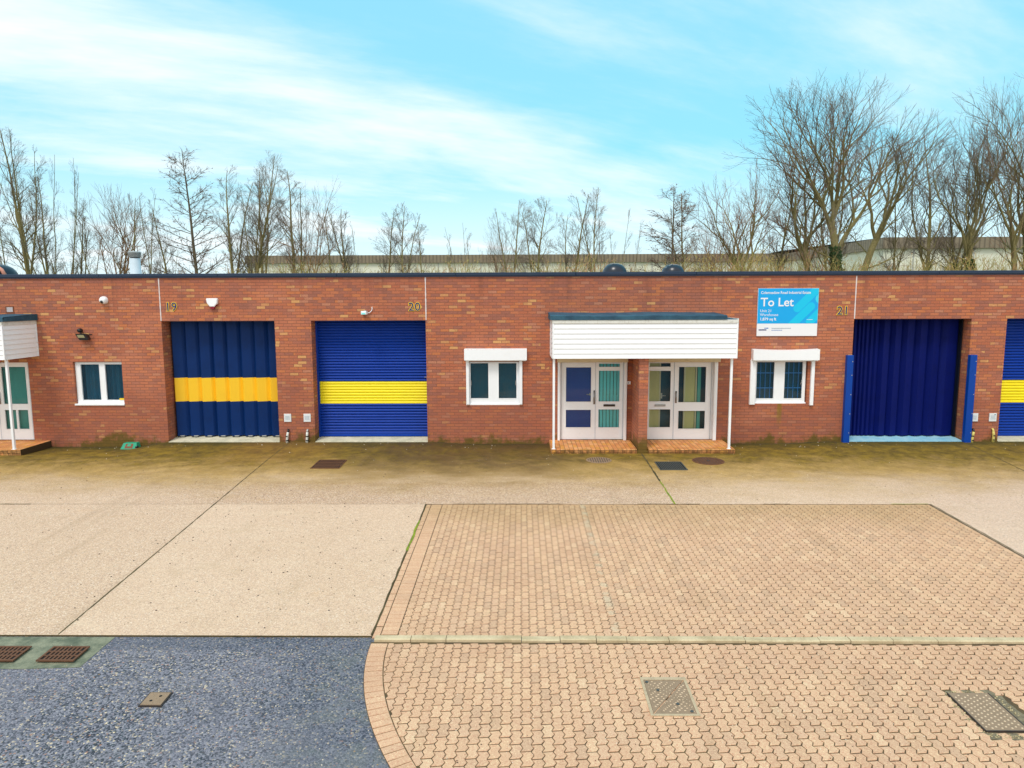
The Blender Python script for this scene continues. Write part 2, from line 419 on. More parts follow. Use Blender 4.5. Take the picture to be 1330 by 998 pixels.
M['ivy'] = simple('ivy_leaf', (34,56,28), (62,86,34), 1.5)
M['grass'] = simple('rough_grass', (84,92,48), (110,112,62), .05)
def under_mat():
    t = NT('undergrowth'); P = t.pos()
    c = t.ramp(t.noise(P, .55, 4, .7), [(.3, lin(170,128,92)), (.42, lin(168,146,86)), (.5, lin(150,148,80)), (.58, lin(184,142,104)), (.7, lin(164,108,84))])
    return t.fin(c, .9)
M['under'] = under_mat()
def shed_mat(name, a, b, pitch):
    t = NT(name); x, y, z = t.sep(t.pos())
    w = t.math('FRACT', t.math('DIVIDE', t.math('ADD', x, y), pitch))
    c = t.mix(t.step(w, .55, .8), lin(*a), lin(*b))
    c = t.mix(t.math('MULTIPLY', t.noise(t.pos(), .3, 4), .4), c, lin(118,112,86))
    return t.fin(c, .6)
M['shed_band'] = shed_mat('ribbed_brown_sheeting', (140,126,108), (104,92,80), .5)
M['shed_wall'] = simple('pale_sheeting', (214,216,196), (228,228,212), .2, .7, 3, .1)

def glass(name, tint, mixf=.55, rough=.04):
    t = NT(name)
    tr = t.new('ShaderNodeBsdfTransparent'); tr.inputs[0].default_value = lin(*tint)
    gl = t.new('ShaderNodeBsdfGlossy'); gl.inputs['Roughness'].default_value = rough; gl.inputs[0].default_value = (.9,.95,1,1)
    fr = t.new('ShaderNodeFresnel'); fr.inputs[0].default_value = 1.5
    f = t.math('ADD', t.math('MULTIPLY', fr.outputs[0], .65), .01)
    m = t.new('ShaderNodeMixShader'); t.put(m.inputs[0], f); t.l.new(tr.outputs[0], m.inputs[1]); t.l.new(gl.outputs[0], m.inputs[2])
    t.l.new(m.outputs[0], t.out.inputs[0]); return t.mat
M['glass'] = glass('window_glass', (232,244,244))
M['curtain'] = paint('dark_teal_curtain', (30,100,130), .8, .3, 3)
M['blind_teal'] = paint('teal_vertical_blind', (140,240,240), .7, .08, 3)
M['blind_green'] = paint('green_vertical_blind', (90,176,166), .7, .15, 3)
M['blue_film'] = paint('blue_backing', (0,66,156), .5, .2, 3, 0, (50,40,140))
M['dark_room'] = paint('dark_room', (22,84,104), .8, .3, 3)
M['ochre_curtain'] = paint('ochre_curtain', (214,200,140), .8, .1, 3)
M['dome'] = NT('dark_rooflight').fin(lin(24,34,48), .28)
# ------------------------------------------------------------------ building
B = thing('brick_warehouse', 'long single-storey red brick terrace of industrial units with blue doors and white canopies', 'warehouse', (0, 0, 0))

def holed(mb, x0, x1, z0, z1, holes, y, depths, m=0, outer=0):
    xs = sorted({x0, x1} | {h[0] for h in holes} | {h[1] for h in holes}); zs = sorted({z0, z1} | {h[2] for h in holes} | {h[3] for h in holes})
    for a, b in zip(xs, xs[1:]):
        for c, d in zip(zs, zs[1:]):
            mx, mz = (a+b)/2, (c+d)/2
            if any(h[0] < mx < h[1] and h[2] < mz < h[3] for h in holes): continue
            mb.quad((a,y,c), (b,y,c), (b,y,d), (a,y,d), m)
    for h, dp in zip(holes, depths):
        a, b, c, d = h; e = y+dp
        mb.quad((a,y,c), (a,y,d), (a,e,d), (a,e,c), m); mb.quad((b,y,c), (b,e,c), (b,e,d), (b,y,d), m)
        mb.quad((a,y,d), (b,y,d), (b,e,d), (a,e,d), m); mb.quad((a,y,c), (a,e,c), (b,e,c), (b,y,c), m)
    if outer:
        e = y+outer
        mb.quad((x0,y,z0), (x0,y,z1), (x0,e,z1), (x0,e,z0), m); mb.quad((x1,y,z0), (x1,e,z0), (x1,e,z1), (x1,y,z1), m)
        mb.quad((x0,y,z1), (x1,y,z1), (x1,e,z1), (x0,e,z1), m); mb.quad((x0,y,z0), (x0,e,z0), (x1,e,z0), (x1,y,z0), m)

XL, XR, YB = -26, 26, 16
DOORS = [(-9.29,-6.355), (-5.41,-2.45), (8.5,11.48), (12.37,15.33)]
holes = [(a, b, 0, 3.18) for a, b in DOORS]; dep = [.62]*4
holes += [(-11.68,-10.40,1.02,2.13), (-1.42,.02,1.0,2.11), (5.95,7.39,1.0,2.11)]; dep += [.3]*3
holes += [(.99,2.71,.055,2.1), (3.25,5.03,.055,2.1), (-14.7,-12.86,.06,2.12)]; dep += [.3]*3
mb = MB(); holed(mb, XL, XR, -1, 4.315, holes, 0, dep)
mb.quad((XL,0,-1), (XL,0,4.315), (XL,YB,4.315), (XL,YB,-1)); mb.quad((XR,0,-1), (XR,YB,-1), (XR,YB,4.315), (XR,0,4.315))
mb.quad((XL,YB,-1), (XL,YB,4.315), (XR,YB,4.315), (XR,YB,-1))
mb.quad((XL,.25,4.1), (XR,.25,4.1), (XR,.25,4.315), (XL,.25,4.315))
# brick pier between the two entrances
mb.box(2.865, 3.09, -1.12, .0, -.08, 2.6)
mb.build('wall', M['brick'], B)
mb = MB(); mb.box(2.84, 3.115, -1.145, -.0, -.3, -.0, 0); mb.build('pier_base', M['brick'], B)
mb = MB(); mb.box(XL, XR, .25, YB, 4.1, 4.2); mb.build('roof', M['roofing'], B)
mb = MB()
x = XL-.05
while x < XR:
    e = min(x+3.05, XR+.05)
    mb.bbox(x, e-.006, -.05, .32, 4.313, 4.392, .008); mb.box(x, e-.006, -.032, .0, 4.285, 4.313)
    x = e
mb.build('coping', M['coping'], B)
for X in (-9.29, -2.437, 8.505):
    mb = MB(); n = 14
    for i in range(n):
        z0, z1 = 3.19+i*(4.275-3.19)/n, 3.19+(i+1)*(4.275-3.19)/n
        w = .011+random.random()*.006; mb.box(X-w, X+w, -.006, .01, z0, z1)
    mb.build('movement_joint', M['sealant'], B)

# thresholds
for i, (a, b) in enumerate(DOORS):
    mb = MB()
    if i == 2:
        mb.poly([(a+.0,-.02,.012),(b+.0,-.02,.012),(b,.62,.078),(a,.62,.078)]); mat = M['blue_threshold']
    else:
        mb.poly([(a,-.02,.012),(b,-.02,.012),(b,.62,.082),(a,.62,.082)]); mat = M['threshold']
    mb.quad((a,-.02,-.1),(b,-.02,-.1),(b,-.02,.012),(a,-.02,.012))
    mb.build('threshold', mat, B)

def profile_sheet(prof, z0, z1, th=.02, wobble=None):
    mb = MB()
    for (xa, ya), (xb, yb) in zip(prof, prof[1:]):
        mb.quad((xa,ya,z0), (xb,yb,z0), (xb,yb,z1), (xa,ya,z1))
        mb.quad((xa,ya+th,z1), (xb,yb+th,z1), (xb,yb+th,z0), (xa,ya+th,z0))
        mb.quad((xa,ya,z0), (xa,ya+th,z0), (xb,yb+th,z0), (xb,yb,z0))
    return mb
# unit 19 folding door
prof = []; a, b = DOORS[0]; n = 8; w = (b-a)/n
for i in range(n):
    X = a+i*w; k = random.uniform(-.012, .012)
    prof += [(X, .47), (X+w*.20, .345+k), (X+w*.215, .342+k), (X+w*.80, .41+k), (X+w*.82, .415+k)]
prof.append((b, .47))
d = profile_sheet(prof, 1.665, 3.3).build('folding_door', M['navy'], B); d['label'] = 'navy folding door with an amber band'
profile_sheet(prof, .10, 1.03).build('lower_panel', M['navy'], d)
profile_sheet(prof, 1.03, 1.665).build('painted_band', M['amber'], d)
mb = MB()
for i in range(n):
    X = a+i*w+w*.55; mb.box(X-.06, X+.05, .345, .40, .086, .11)
split(mb, 'pale_foot', M['alu'], d)  # small pale feet along the bottom of the folds
# unit 21 folding door
prof = []; a, b = DOORS[2]; X = a; ws = [.2,.12,.1,.1,.12,.12,.14,.3,.3,.34,.34,.33,.47]; k = (b-a)/sum(ws)
for i, q in enumerate(ws):
    q *= k; dpt = .05 if q < .2 else .11
    prof += [(X, .47), (X+q*.24, .47-dpt), (X+q*.80, .47-dpt*.55)]; X += q
prof.append((b, .47))
d = profile_sheet(prof, .085, 3.3).build('folding_door', M['deep_navy'], B); d['label'] = 'deep blue folding door without a band'
mb = MB(); mb.box(b-.05, b-.02, .30, .46, .09, 3.17); mb.build('guide_rail', M['black'], d)
# roller shutters
def slats(a, b, z0, z1, m, g=1):
    mb = MB(); z = z0; p = .0755
    while z < z1-.01:
        pr = [(0,.008), (.008,-.014), (.024,-.022), (.042,-.019), (.056,-.006), (.066,.014), (.0755,.016)]
        for (za, ya), (zb, yb) in zip(pr, pr[1:]):
            mb.quad((a,.43+ya*g,z+za), (b,.43+ya*g,z+za), (b,.43+yb*g,z+zb), (a,.43+yb*g,z+zb))
        z += p
    return mb
for a, b in (DOORS[1], DOORS[3]):
    d = slats(a+.045, b-.045, 1.555, 3.25, 0).build('roller_shutter', M['navy_bright'], B)
    d['label'] = 'royal blue slatted roller shutter with a yellow band'
    slats(a+.045, b-.045, .951, 1.54, 0, .5).build('painted_band', M['yellow'], d)
    mb = slats(a+.045, b-.045, .14, .951, 0); mb.bbox(a+.045, b-.045, .405, .45, .07, .145, .006); mb.build('lower_slats', M['navy_bright'], d)
    mb = MB(); mb.box(a, a+.05, .36, .46, .07, 3.18); mb.box(b-.05, b, .36, .46, .07, 3.18); split(mb, 'guide_rail', M['navy_bright'], d)
    mb = MB(); mb.box(b-.11, b-.05, .385, .41, 1.66, 1.68); mb.build('lock', M['steel'], d)

# windows
def window(x0, x1, z0, z1, y, panes, lab, sill=True):
    mb = MB(); holed(mb, x0, x1, z0, z1, panes, y, [.04]*len(panes), 0, .07)
    for a, b, c, d in panes:          # glazing bead
        mb.box(a-.012, a, y-.006, y, c-.012, d+.012); mb.box(b, b+.012, y-.006, y, c-.012, d+.012)
        mb.box(a, b, y-.006, y, c-.012, c); mb.box(a, b, y-.006, y, d, d+.012)
    w = mb.build('window', M['upvc'], B); w['label'] = lab
    for a, b, c, d in panes:
        q = MB(); q.quad((a,y+.03,c), (b,y+.03,c), (b,y+.03,d), (a,y+.03,d)); q.build('pane', M['glass'], w)
    if sill:
        q = MB(); q.bbox(x0-.02, x1+.02, y-.035, y+.02, z0-.035, z0-.001, .006); q.build('sill', M['upvc'], w)
    return w
def drape(x0, x1, z0, z1, y, mat, parent, amp=.02, per=.09, name='curtain', step=None):
    mb = MB(); n = int((x1-x0)/.012); pts = []
    for i in range(n+1):
        X = x0+(x1-x0)*i/n; pts.append((X, y+amp*math.sin(X/per*6.283+math.sin(X*7))))
    for (xa, ya), (xb, yb) in zip(pts, pts[1:]): mb.quad((xa,ya,z0), (xb,yb,z0), (xb,yb,z1), (xa,ya,z1))
    return mb.build(name, mat, parent, smooth=True)
def vblinds(x0, x1, z0, z1, y, mat, parent, w=.089):
    mb = MB(); x = x0
    while x < x1:
        e = min(x+w*.98, x1); mb.quad((x,y,z0), (e-.008,y+.03,z0), (e-.008,y+.03,z1), (x,y,z1)); x += w
    mb.build('vertical_blind', mat, parent)

w = window(-11.67, -10.41, 1.03, 2.12, .07, [(-11.53,-11.04,1.12,2.06), (-10.89,-10.43,1.12,2.06)], 'white window with dark curtains drawn behind the glass', False)
drape(-11.66, -10.42, 1.04, 2.12, .2, M['curtain'], w, .028, .17)
mb = MB(); mb.bbox(-11.70, -10.39, -.03, .08, .985, 1.03, .006); mb.box(-11.1, -11.0, .03, .075, .99, 1.0); mb.build('sill', M['upvc'], w)
mb = MB(); mb.box(-10.56, -10.43, .06, .068, 1.118, 1.165); mb.build('yellow_sticker', M['num_yellow'], w)
w = window(-1.41, .01, 1.01, 2.10, .03, [(-1.31,-.85,1.15,2.07), (-.58,-.12,1.15,2.07)], 'white window in shutter guides with two dark panes')
mb = MB(); mb.quad((-1.4,.11,1.02), (0,.11,1.02), (0,.11,2.1), (-1.4,.11,2.1)); mb.build('unlit_room_sheet', M['dark_room'], w)  # flat sheet, the dimness of the room put into its colour
mb = MB()
for X in (-1.29, -.14): mb.tube([(X,-.0,1.62), (X,-.03,1.60), (X,-.03,1.50)], .008)
split(mb, 'handle', M['steel'], w)
w = window(5.97, 7.36, 1.03, 2.11, .06, [(6.10,6.55,1.13,2.08), (6.82,7.28,1.13,2.08)], 'white window with blue burglar bars behind the glass')
mb = MB(); mb.quad((5.96,.19,1.02), (7.38,.19,1.02), (7.38,.19,2.1), (5.96,.19,2.1)); mb.build('unlit_room_sheet', M['dark_room'], w)  # dark-coloured sheet stands in for the unlit room behind the bars
mb = MB()
for a, b in ((6.10,6.55), (6.82,7.28)):
    for k in (.27, .55, .83): X = a+(b-a)*k; mb.tube([(X,.13,1.08), (X,.13,2.12)], .011, 5)
    for z in (1.40, 1.79): mb.box(a-.03, b+.03, .118, .13, z-.012, z+.012)
mb.build('burglar_bars', paint('bar_blue', (50,130,200), .5), w)
mb = MB(); mb.tube([(7.255,.05,1.60), (7.25,.02,1.58), (7.22,.02,1.50)], .008); mb.build('handle', M['steel'], w)

# shutter housings over the windows
def housing(x0, x1, z0, z1, dep, lab, guides, mat='upvc', tilt=0):
    mb = MB(); n = 12
    for i in range(n):
        a, b = x0+(x1-x0)*i/n, x0+(x1-x0)*(i+1)/n
        f = lambda X: z1 - tilt*math.sin((X-x0)/(x1-x0)*math.pi)*.03
        mb.v += [(a,-dep,z0),(b,-dep,z0),(b,-.002,z0),(a,-.002,z0),(a,-dep,f(a)-.015),(b,-dep,f(b)-.015),(b,-.002,f(b)),(a,-.002,f(a))]
        k = len(mb.v)-8
        for q in ((0,3,2,1),(4,5,6,7),(0,1,5,4)): mb.f.append(tuple(k+j for j in q)); mb.m.append(0)
        if i == 0: mb.f.append((k+3,k,k+4,k+7)); mb.m.append(0)
        if i == n-1: mb.f.append((k+1,k+2,k+6,k+5)); mb.m.append(0)
    h = mb.build('shutter_housing', M[mat], B); h['label'] = lab
    for a, b, c, d, yy in guides:
        g = MB(); g.bbox(a, b, -yy, -.001, c, d, .006); g.build('guide_rail', M['upvc'], h)
    q = MB(); q.box(x0+.03, x1-.03, -dep+.02, -.02, z0-.022, z0-.001); q.build('bottom_slat', M['dirty_white'], h)
housing(-1.455, .15, 2.16, 2.455, .16, 'white shutter box above the window', [(-1.42,-1.345,1.0,2.16,.06), (-.045,.035,1.0,2.16,.06)])
housing(5.92, 7.60, 2.145, 2.43, .18, 'white shutter box with a sagging lid', [(5.90,6.04,.985,2.145,.07), (7.455,7.54,.965,2.145,.07)], tilt=1)

# entrances
def entrance(x0, x1, z0, z1, panes, bead, lab, y=.05):
    mb = MB(); holed(mb, x0, x1, z0, z1, [p[:4] for p in panes], y, [.03]*len(panes), 0, .06)
    for g0, g1, g2, g3 in bead: mb.box(g0, g1, y-.012, y+.0, g2, g3)
    for a, b, c, d, _ in panes:
        mb.box(a-.014, a, y-.007, y, c-.014, d+.014); mb.box(b, b+.014, y-.007, y, c-.014, d+.014)
        mb.box(a, b, y-.007, y, c-.014, c); mb.box(a, b, y-.007, y, d, d+.014)
    w = mb.build('entrance_door', M['upvc'], B); w['label'] = lab
    for a, b, c, d, k in panes:
        q = MB(); q.quad((a,y+.02,c), (b,y+.02,c), (b,y+.02,d), (a,y+.02,d)); q.build('pane', M['glass'], w)
    return w
def gaps(parent, segs, y=.049):
    mb = MB()
    for a, b, c, d in segs: mb.box(a, b, y-.0135, y-.0115, c, d)
    mb.build('door_seal', M['ink_grey'], parent)
def pull(X, z0, z1, parent, y=.04):
    mb = MB(); mb.tube([(X,y,z0), (X-.005,y-.05,z0+.02), (X-.005,y-.05,z1-.02), (X,y,z1)], .012, 8); mb.box(X-.022, X+.022, y-.004, y+.004, z0-.03, z1+.03)
    mb.build('handle', M['steel'], parent, True)
def letterbox(a, b, c, d, parent, mat='dark_metal', y=.04):
    mb = MB(); mb.bbox(a, b, y-.012, y+.01, c, d, .004); mb.box(a+.03, b-.03, y-.018, y-.012, c+.02, d-.02); mb.build('letterbox', M[mat], parent)
LP = [(1.17,1.82,1.055,1.955,0), (1.17,1.82,.375,.84,0), (2.02,2.56,1.965,2.05,1), (2.02,2.56,1.06,1.865,1), (2.02,2.56,.375,.85,1)]
w = entrance(.99, 2.71, .06, 2.098, LP, [], 'white glazed door of unit 20, blue and teal panes')
mb = MB(); mb.quad((1.0,.112,.07), (1.96,.112,.07), (1.96,.112,2.08), (1.0,.112,2.08)); mb.build('backing_film', M['blue_film'], w)
vblinds(1.97, 2.7, .07, 2.09, .112, M['blind_teal'], w)
gaps(w, [(1.932,1.938,.07,2.085), (1.045,2.66,2.083,2.088), (1.045,1.05,.07,2.085), (2.645,2.65,.07,2.085)])
pull(1.905, 1.02, 1.32, w); letterbox(2.15, 2.45, .93, .985, w)
mb = MB(); mb.tube([(1.80,.105,1.235), (1.80,.085,1.235), (1.71,.085,1.24)], .011, 6); mb.lathe((1.80,.105,1.24), [(.0,0),(.03,0),(.03,.01),(0,.012)], 10, 'y'); mb.build('inner_handle', M['steel'], w)
RP = [(3.33,3.87,1.965,2.06,0), (3.33,3.88,1.06,1.86,0), (3.34,3.89,.375,.85,0), (4.09,4.79,1.035,1.96,1), (4.10,4.79,.335,.81,1)]
w = entrance(3.25, 5.03, .06, 2.098, RP, [], 'white glazed door of unit 21 with pale curtains behind')
mb = MB(); mb.quad((3.26,.28,.07), (5.02,.28,.07), (5.02,.28,2.09), (3.26,.28,2.09)); mb.build('dark_lobby', M['dark_room'], w)  # dark-coloured sheet stands in for the unlit lobby
drape(3.27, 3.62, .07, 2.09, .13, M['ochre_curtain'], w, .006, .3, 'ochre_curtain'); drape(4.28, 4.53, .07, 2.09, .13, M['ochre_curtain'], w, .006, .3, 'ochre_curtain')
drape(4.60, 4.68, .07, 2.09, .13, M['blind_green'], w, .004, .3, 'teal_curtain')
mb = MB(); mb.bbox(3.60, 3.64, .12, .15, .07, 2.09); mb.bbox(4.24, 4.28, .12, .15, .07, 2.09); mb.bbox(4.54, 4.58, .12, .15, .07, 2.09); mb.build('inner_frame', M['cream'], w)
gaps(w, [(3.968,3.976,.065,2.085), (3.3,4.98,2.083,2.088), (4.925,4.932,.065,2.085), (3.285,3.29,.065,2.085)])
pull(4.03, 1.05, 1.30, w); letterbox(3.48, 3.76, .93, .985, w, 'alu')
mb = MB(); mb.tube([(3.66,.10,1.20), (3.66,.08,1.20), (3.76,.08,1.205)], .011, 6); mb.box(3.64, 3.68, .095, .102, 1.13, 1.27); mb.build('inner_handle', M['steel'], w)
UP = [(-13.62,-12.98,1.02,2.0,0), (-13.27,-13.0,.35,.86,0), (-13.62,-13.32,.35,.86,0), (-14.5,-13.85,1.02,2.0,0), (-14.5,-13.85,.35,.86,0)]
w = entrance(-14.69, -12.865, .065, 2.115, UP, [], 'white glazed door with green vertical blinds')
vblinds(-14.66, -12.9, .08, 2.1, .14, M['blind_green'], w, .1)
gaps(w, [(-12.90,-12.895,.07,2.1), (-13.76,-13.755,.07,2.1)]); pull(-13.72, 1.05, 1.3, w)
# shutter boxes and rails round the two entrances
for a, b, lab in ((.93, 2.74, 'cream shutter box over the unit 20 entrance'), (3.12, 5.09, 'cream shutter box over the unit 21 entrance')):
    mb = MB(); mb.bbox(a, b, -.2, -.001, 2.105, 2.33, .01); h = mb.build('shutter_housing', M['cream'], B); h['label'] = lab
    for c in ((.95, 1.01), (2.665, 2.735)) if a < 1 else ((4.975, 5.06),):
        g = MB(); g.bbox(c[0], c[1], -.09, -.001, .052, 2.103, .006); g.box((c[0]+c[1])/2-.008, (c[0]+c[1])/2+.008, -.093, -.09, .06, 2.1)
        g.build('guide_rail', M['upvc'], h)

# canopies
def canopy(x0, x1, felt, posts, lab):
    yf = -1.2; z0, z1 = 2.29, 3.215
    mb = MB(); n = 7; zt = 3.135; p = (zt-z0)/n
    for i in range(n):
        a, b = z0+i*p, z0+(i+1)*p
        mb.quad((x0+.03,yf-.020,a), (x1-.03,yf-.020,a), (x1-.03,yf,b), (x0+.03,yf,b)); mb.quad((x0+.03,yf+.01,a), (x1-.03,yf+.01,a), (x1-.03,yf-.020,a), (x0+.03,yf-.020,a))
        for xx, s in ((x0, -1), (x1, 1)):
            mb.quad((xx+s*.020,yf+.02,a), (xx+s*.020,-.002,a), (xx,-.002,b), (xx,yf+.02,b))
            mb.quad((xx+s*.020,yf+.02,a), (xx-s*.02,yf+.02,a), (xx-s*.02,-.002,a), (xx+s*.020,-.002,a))
    mb.box(x0+.005, x1-.005, yf+.012, -.002, z0+.005, z0+.03)                       # soffit
    mb.quad((x0+.01,yf+.012,z0), (x1-.01,yf+.012,z0), (x1-.01,yf+.012,z1), (x0+.01,yf+.012,z1))
    c = mb.build('canopy', M['board'], B); c['label'] = lab
    q = MB(); q.bbox(x0-.01, x0+.03, yf-.022, yf+.03, z0-.004, z1, .004); q.bbox(x1-.03, x1+.01, yf-.022, yf+.03, z0-.004, z1, .004)
    q.box(x0-.018, x0+.02, -.03, -.001, z0, z1); q.box(x1-.02, x1+.018, -.03, -.001, z0, z1); split(q, 'corner_trim', M['upvc'], c)
    q = MB(); q.bbox(x0-.012, x1+.012, yf-.03, yf+.01, zt, z1, .005); q.box(x0-.022, x0+.004, yf+.011, -.002, zt-.01, z1+.03); q.box(x1-.004, x1+.022, yf+.011, -.002, zt-.01, z1+.03); q.build('top_board', M['dirty_white'], c)
    q = MB(); a, b = felt; k = 14; ys = [yf-.05, yf-.05, yf+.0, -.003]
    for i in range(k):
        u0, u1 = a+(b-a)*i/k, a+(b-a)*(i+1)/k
        h = lambda u: 3.322+.008*math.sin(u*2.3)+.004*math.sin(u*9)
        q.quad((u0,yf-.045,z1+.002), (u1,yf-.045,z1+.002), (u1,yf-.04,h(u1)-.012), (u0,yf-.04,h(u0)-.012))
        q.quad((u0,yf-.04,h(u0)-.012), (u1,yf-.04,h(u1)-.012), (u1,yf+.0,h(u1)), (u0,yf+.0,h(u0)))
        q.quad((u0,yf,h(u0)), (u1,yf,h(u1)), (u1,-.002,h(u1)+.05), (u0,-.002,h(u0)+.05))
    for u, s in ((a, 1), (b, -1)):
        q.quad((u,yf-.045,z1+.002), (u,yf,3.32), (u,-.002,3.37), (u,-.002,z1+.002))
    q.quad((x0,yf+.01,z1+.0), (x1,yf+.01,z1+.0), (x1,-.002,z1+.04), (x0,-.002,z1+.04))
    q.build('felt_roof', M['felt'], c)
    for px, yy in posts:
        q = MB(); q.bbox(px-.028, px+.028, yy-.028, yy+.028, .051, z0+.004, .005); q.box(px-.045, px+.045, yy-.045, yy+.045, .0505, .056); q.build('post', M['upvc'], c)
canopy(.765, 5.185, (.70, 4.92), [(.80,-1.09), (5.10,-1.09)], 'long white weatherboarded canopy over two entrances')
canopy(-17.2, -12.56, (-17.25, -12.50), [(-12.615,-1.09), (-17.1,-1.09)], 'white weatherboarded canopy cut by the picture edge')

# brick steps
def step(x0, x1, y0, lab):
    mb = MB(); mb.bbox(x0, x1, y0, -.0, -.16, .05, 0)
    mb = MB(); b = .012; n = int((x1-x0)/.108)
    mb.box(x0+.004, x1-.004, y0+.012, -.006, -.22, -.028)
    xs = [x0+(x1-x0)*i/n for i in range(n+1)]
    for a, c in zip(xs, xs[1:]):
        j = random.uniform(-.003, .003)
        mb.v += [(a+.003,y0+j,-.03),(c-.003,y0+j,-.03),(c-.003,y0+j,.05-b),(a+.003,y0+j,.05-b),(c-.003,y0+b+j,.05),(a+.003,y0+b+j,.05),(c-.003,-.002,.05+j*.3),(a+.003,-.002,.05+j*.3)]
        k = len(mb.v)-8
        for f in ((0,1,2,3),(3,2,4,5),(5,4,6,7)): mb.f.append(tuple(k+i for i in f)); mb.m.append(0)
    mb.quad((x0,y0+.01,.044),(x1,y0+.01,.044),(x1,-.002,.044),(x0,-.002,.044))
    mb.quad((x0,y0,-.2),(x0,y0,.048),(x0,-.004,.048),(x0,-.004,-.2)); mb.quad((x1,y0,-.2),(x1,-.004,-.2),(x1,-.004,.048),(x1,y0,.048))
    o = mb.build('brick_step', M['step'], None, loc=((x0+x1)/2, y0, -.05)); tag(o, lab, 'doorstep', 'orange brick doorsteps')
step(.735, 2.838, -1.15, 'mossy orange brick doorstep under the door with blue panes')
step(3.117, 5.24, -1.15, 'orange brick doorstep under the door with the ochre curtains')
step(-16.9, -12.42, -1.15, 'brick doorstep at the left edge below the green-blinded door')

# ------------------------------------------------------------------ things fixed to the wall
t = thing('letting_sign', 'bright blue To Let board fixed on the brick above the barred window', 'sign', (6.79, -.03, 2.75))
mb = MB(); mb.bbox(6.027, 7.56, -.032, -.006, 2.755, 3.965, .002); mb.build('board', M['sign_white'], t)
bx0, bx1, bz0, bz1 = 6.03, 7.557, 3.075, 3.962
mb = MB(); mb.box(bx0, bx1, -.0345, -.0335, bz0, bz1); mb.build('blue_panel', M['sign_blue'], t)
def capsule(p, q, r, mat, y):
    P, Q = Vector(p), Vector(q); a = math.atan2(Q.y-P.y, Q.x-P.x); pts = []
    for k in range(17): th = a+math.pi/2+math.pi*k/16; pts.append((P.x+r*math.cos(th), P.y+r*math.sin(th)))
    for k in range(17): th = a-math.pi/2+math.pi*k/16; pts.append((Q.x+r*math.cos(th), Q.y+r*math.sin(th)))
    def clip(pts, f, g):
        out = []
        for i in range(len(pts)):
            A, C = pts[i-1], pts[i]
            if f(A) != f(C):
                out.append(g(A, C))
            if f(C): out.append(C)
        return out
    X = lambda v: (lambda A, C: (v, A[1]+(C[1]-A[1])*(v-A[0])/(C[0]-A[0]))); Z = lambda v: (lambda A, C: (A[0]+(C[0]-A[0])*(v-A[1])/(C[1]-A[1]), v))
    pts = clip(pts, lambda s: s[0] <= bx1, X(bx1)); pts = clip(pts, lambda s: s[1] <= bz1, Z(bz1)); pts = clip(pts, lambda s: s[1] >= bz0, Z(bz0))
    mb = MB(); mb.poly([(u, y, v) for u, v in pts]); mb.build('capsule_motif', mat, t)
capsule((7.03,3.46), (7.60,4.03), .10, M['sign_cyan'], -.0352)
capsule((6.90,3.03), (7.38,3.51), .10, M['sign_cyan'], -.0356)
capsule((7.36,3.12), (7.9,3.66), .10, M['sign_cyan'], -.0358)
capsule((7.60,3.70), (8.0,4.1), .12, M['sign_light'], -.0360)
text_mesh('Colemeadow Road Industrial Estate', .098, 6.095, -.037, 3.825, M['sign_white'], 'lettering', t, .0012, .001, sx=.885)
text_mesh('To Let', .305, 6.095, -.037, 3.515, M['sign_white'], 'lettering', t, .004, .001)
text_mesh('Unit 21', .098, 6.09, -.037, 3.365, M['sign_white'], 'lettering', t, .0, .001)
text_mesh('Warehouse', .098, 6.09, -.037, 3.265, M['sign_white'], 'lettering', t, .0, .001)
text_mesh('1,879 sq ft', .098, 6.09, -.037, 3.155, M['sign_white'], 'lettering', t, .002, .001)
def dashes(x0, z, segs, h, mat):
    mb = MB(); x = x0
    for w, g in segs: mb.box(x, x+w, -.0345, -.0335, z, z+h); x += w+g
    mb.build('small_print', mat, t)
r = random.Random(3)
mb = MB(); x = 7.28
for k in range(9): w = r.uniform(.008,.016); mb.box(x, x+w, -.0372, -.0364, 3.165, 3.165+r.uniform(.010,.016)); x += w+.005
mb.build('small_print', M['sign_white'], t)
dashes(6.075, 2.895, [(r.uniform(.012,.022), .005) for k in range(9)], .034, M['ink_navy'])
dashes(6.22, 2.945, [(.016,.006), (.016,.006), (.055,.005)], .022, M['ink_blue'])
dashes(6.40, 2.945, [(r.uniform(.008,.018), .005) for k in range(26)], .015, M['ink_grey'])
dashes(6.40, 2.895, [(r.uniform(.010,.016), .006) for k in range(14)], .017, M['ink_blue'])

for s, x, z, lab in (('19', -9.165, 3.452, 'navy and yellow number 19 beside the left joint of the wall'), ('20', -2.885, 3.432, 'navy and yellow number 20 above the slatted shutter corner'), ('21', 8.045, 3.297, 'navy and yellow number 21 right of the blue sign')):
    n = thing('unit_number', lab, 'number', (x, -.01, z), 'unit numbers on the brick band')
    text_mesh(s, .30, x, -.008, z, M['num_yellow'], 'outline', n, .014, .004, spacing=1.08); text_mesh(s, .30, x, -.014, z, M['ink_navy'], 'digits', n, .002, .003, spacing=1.08)

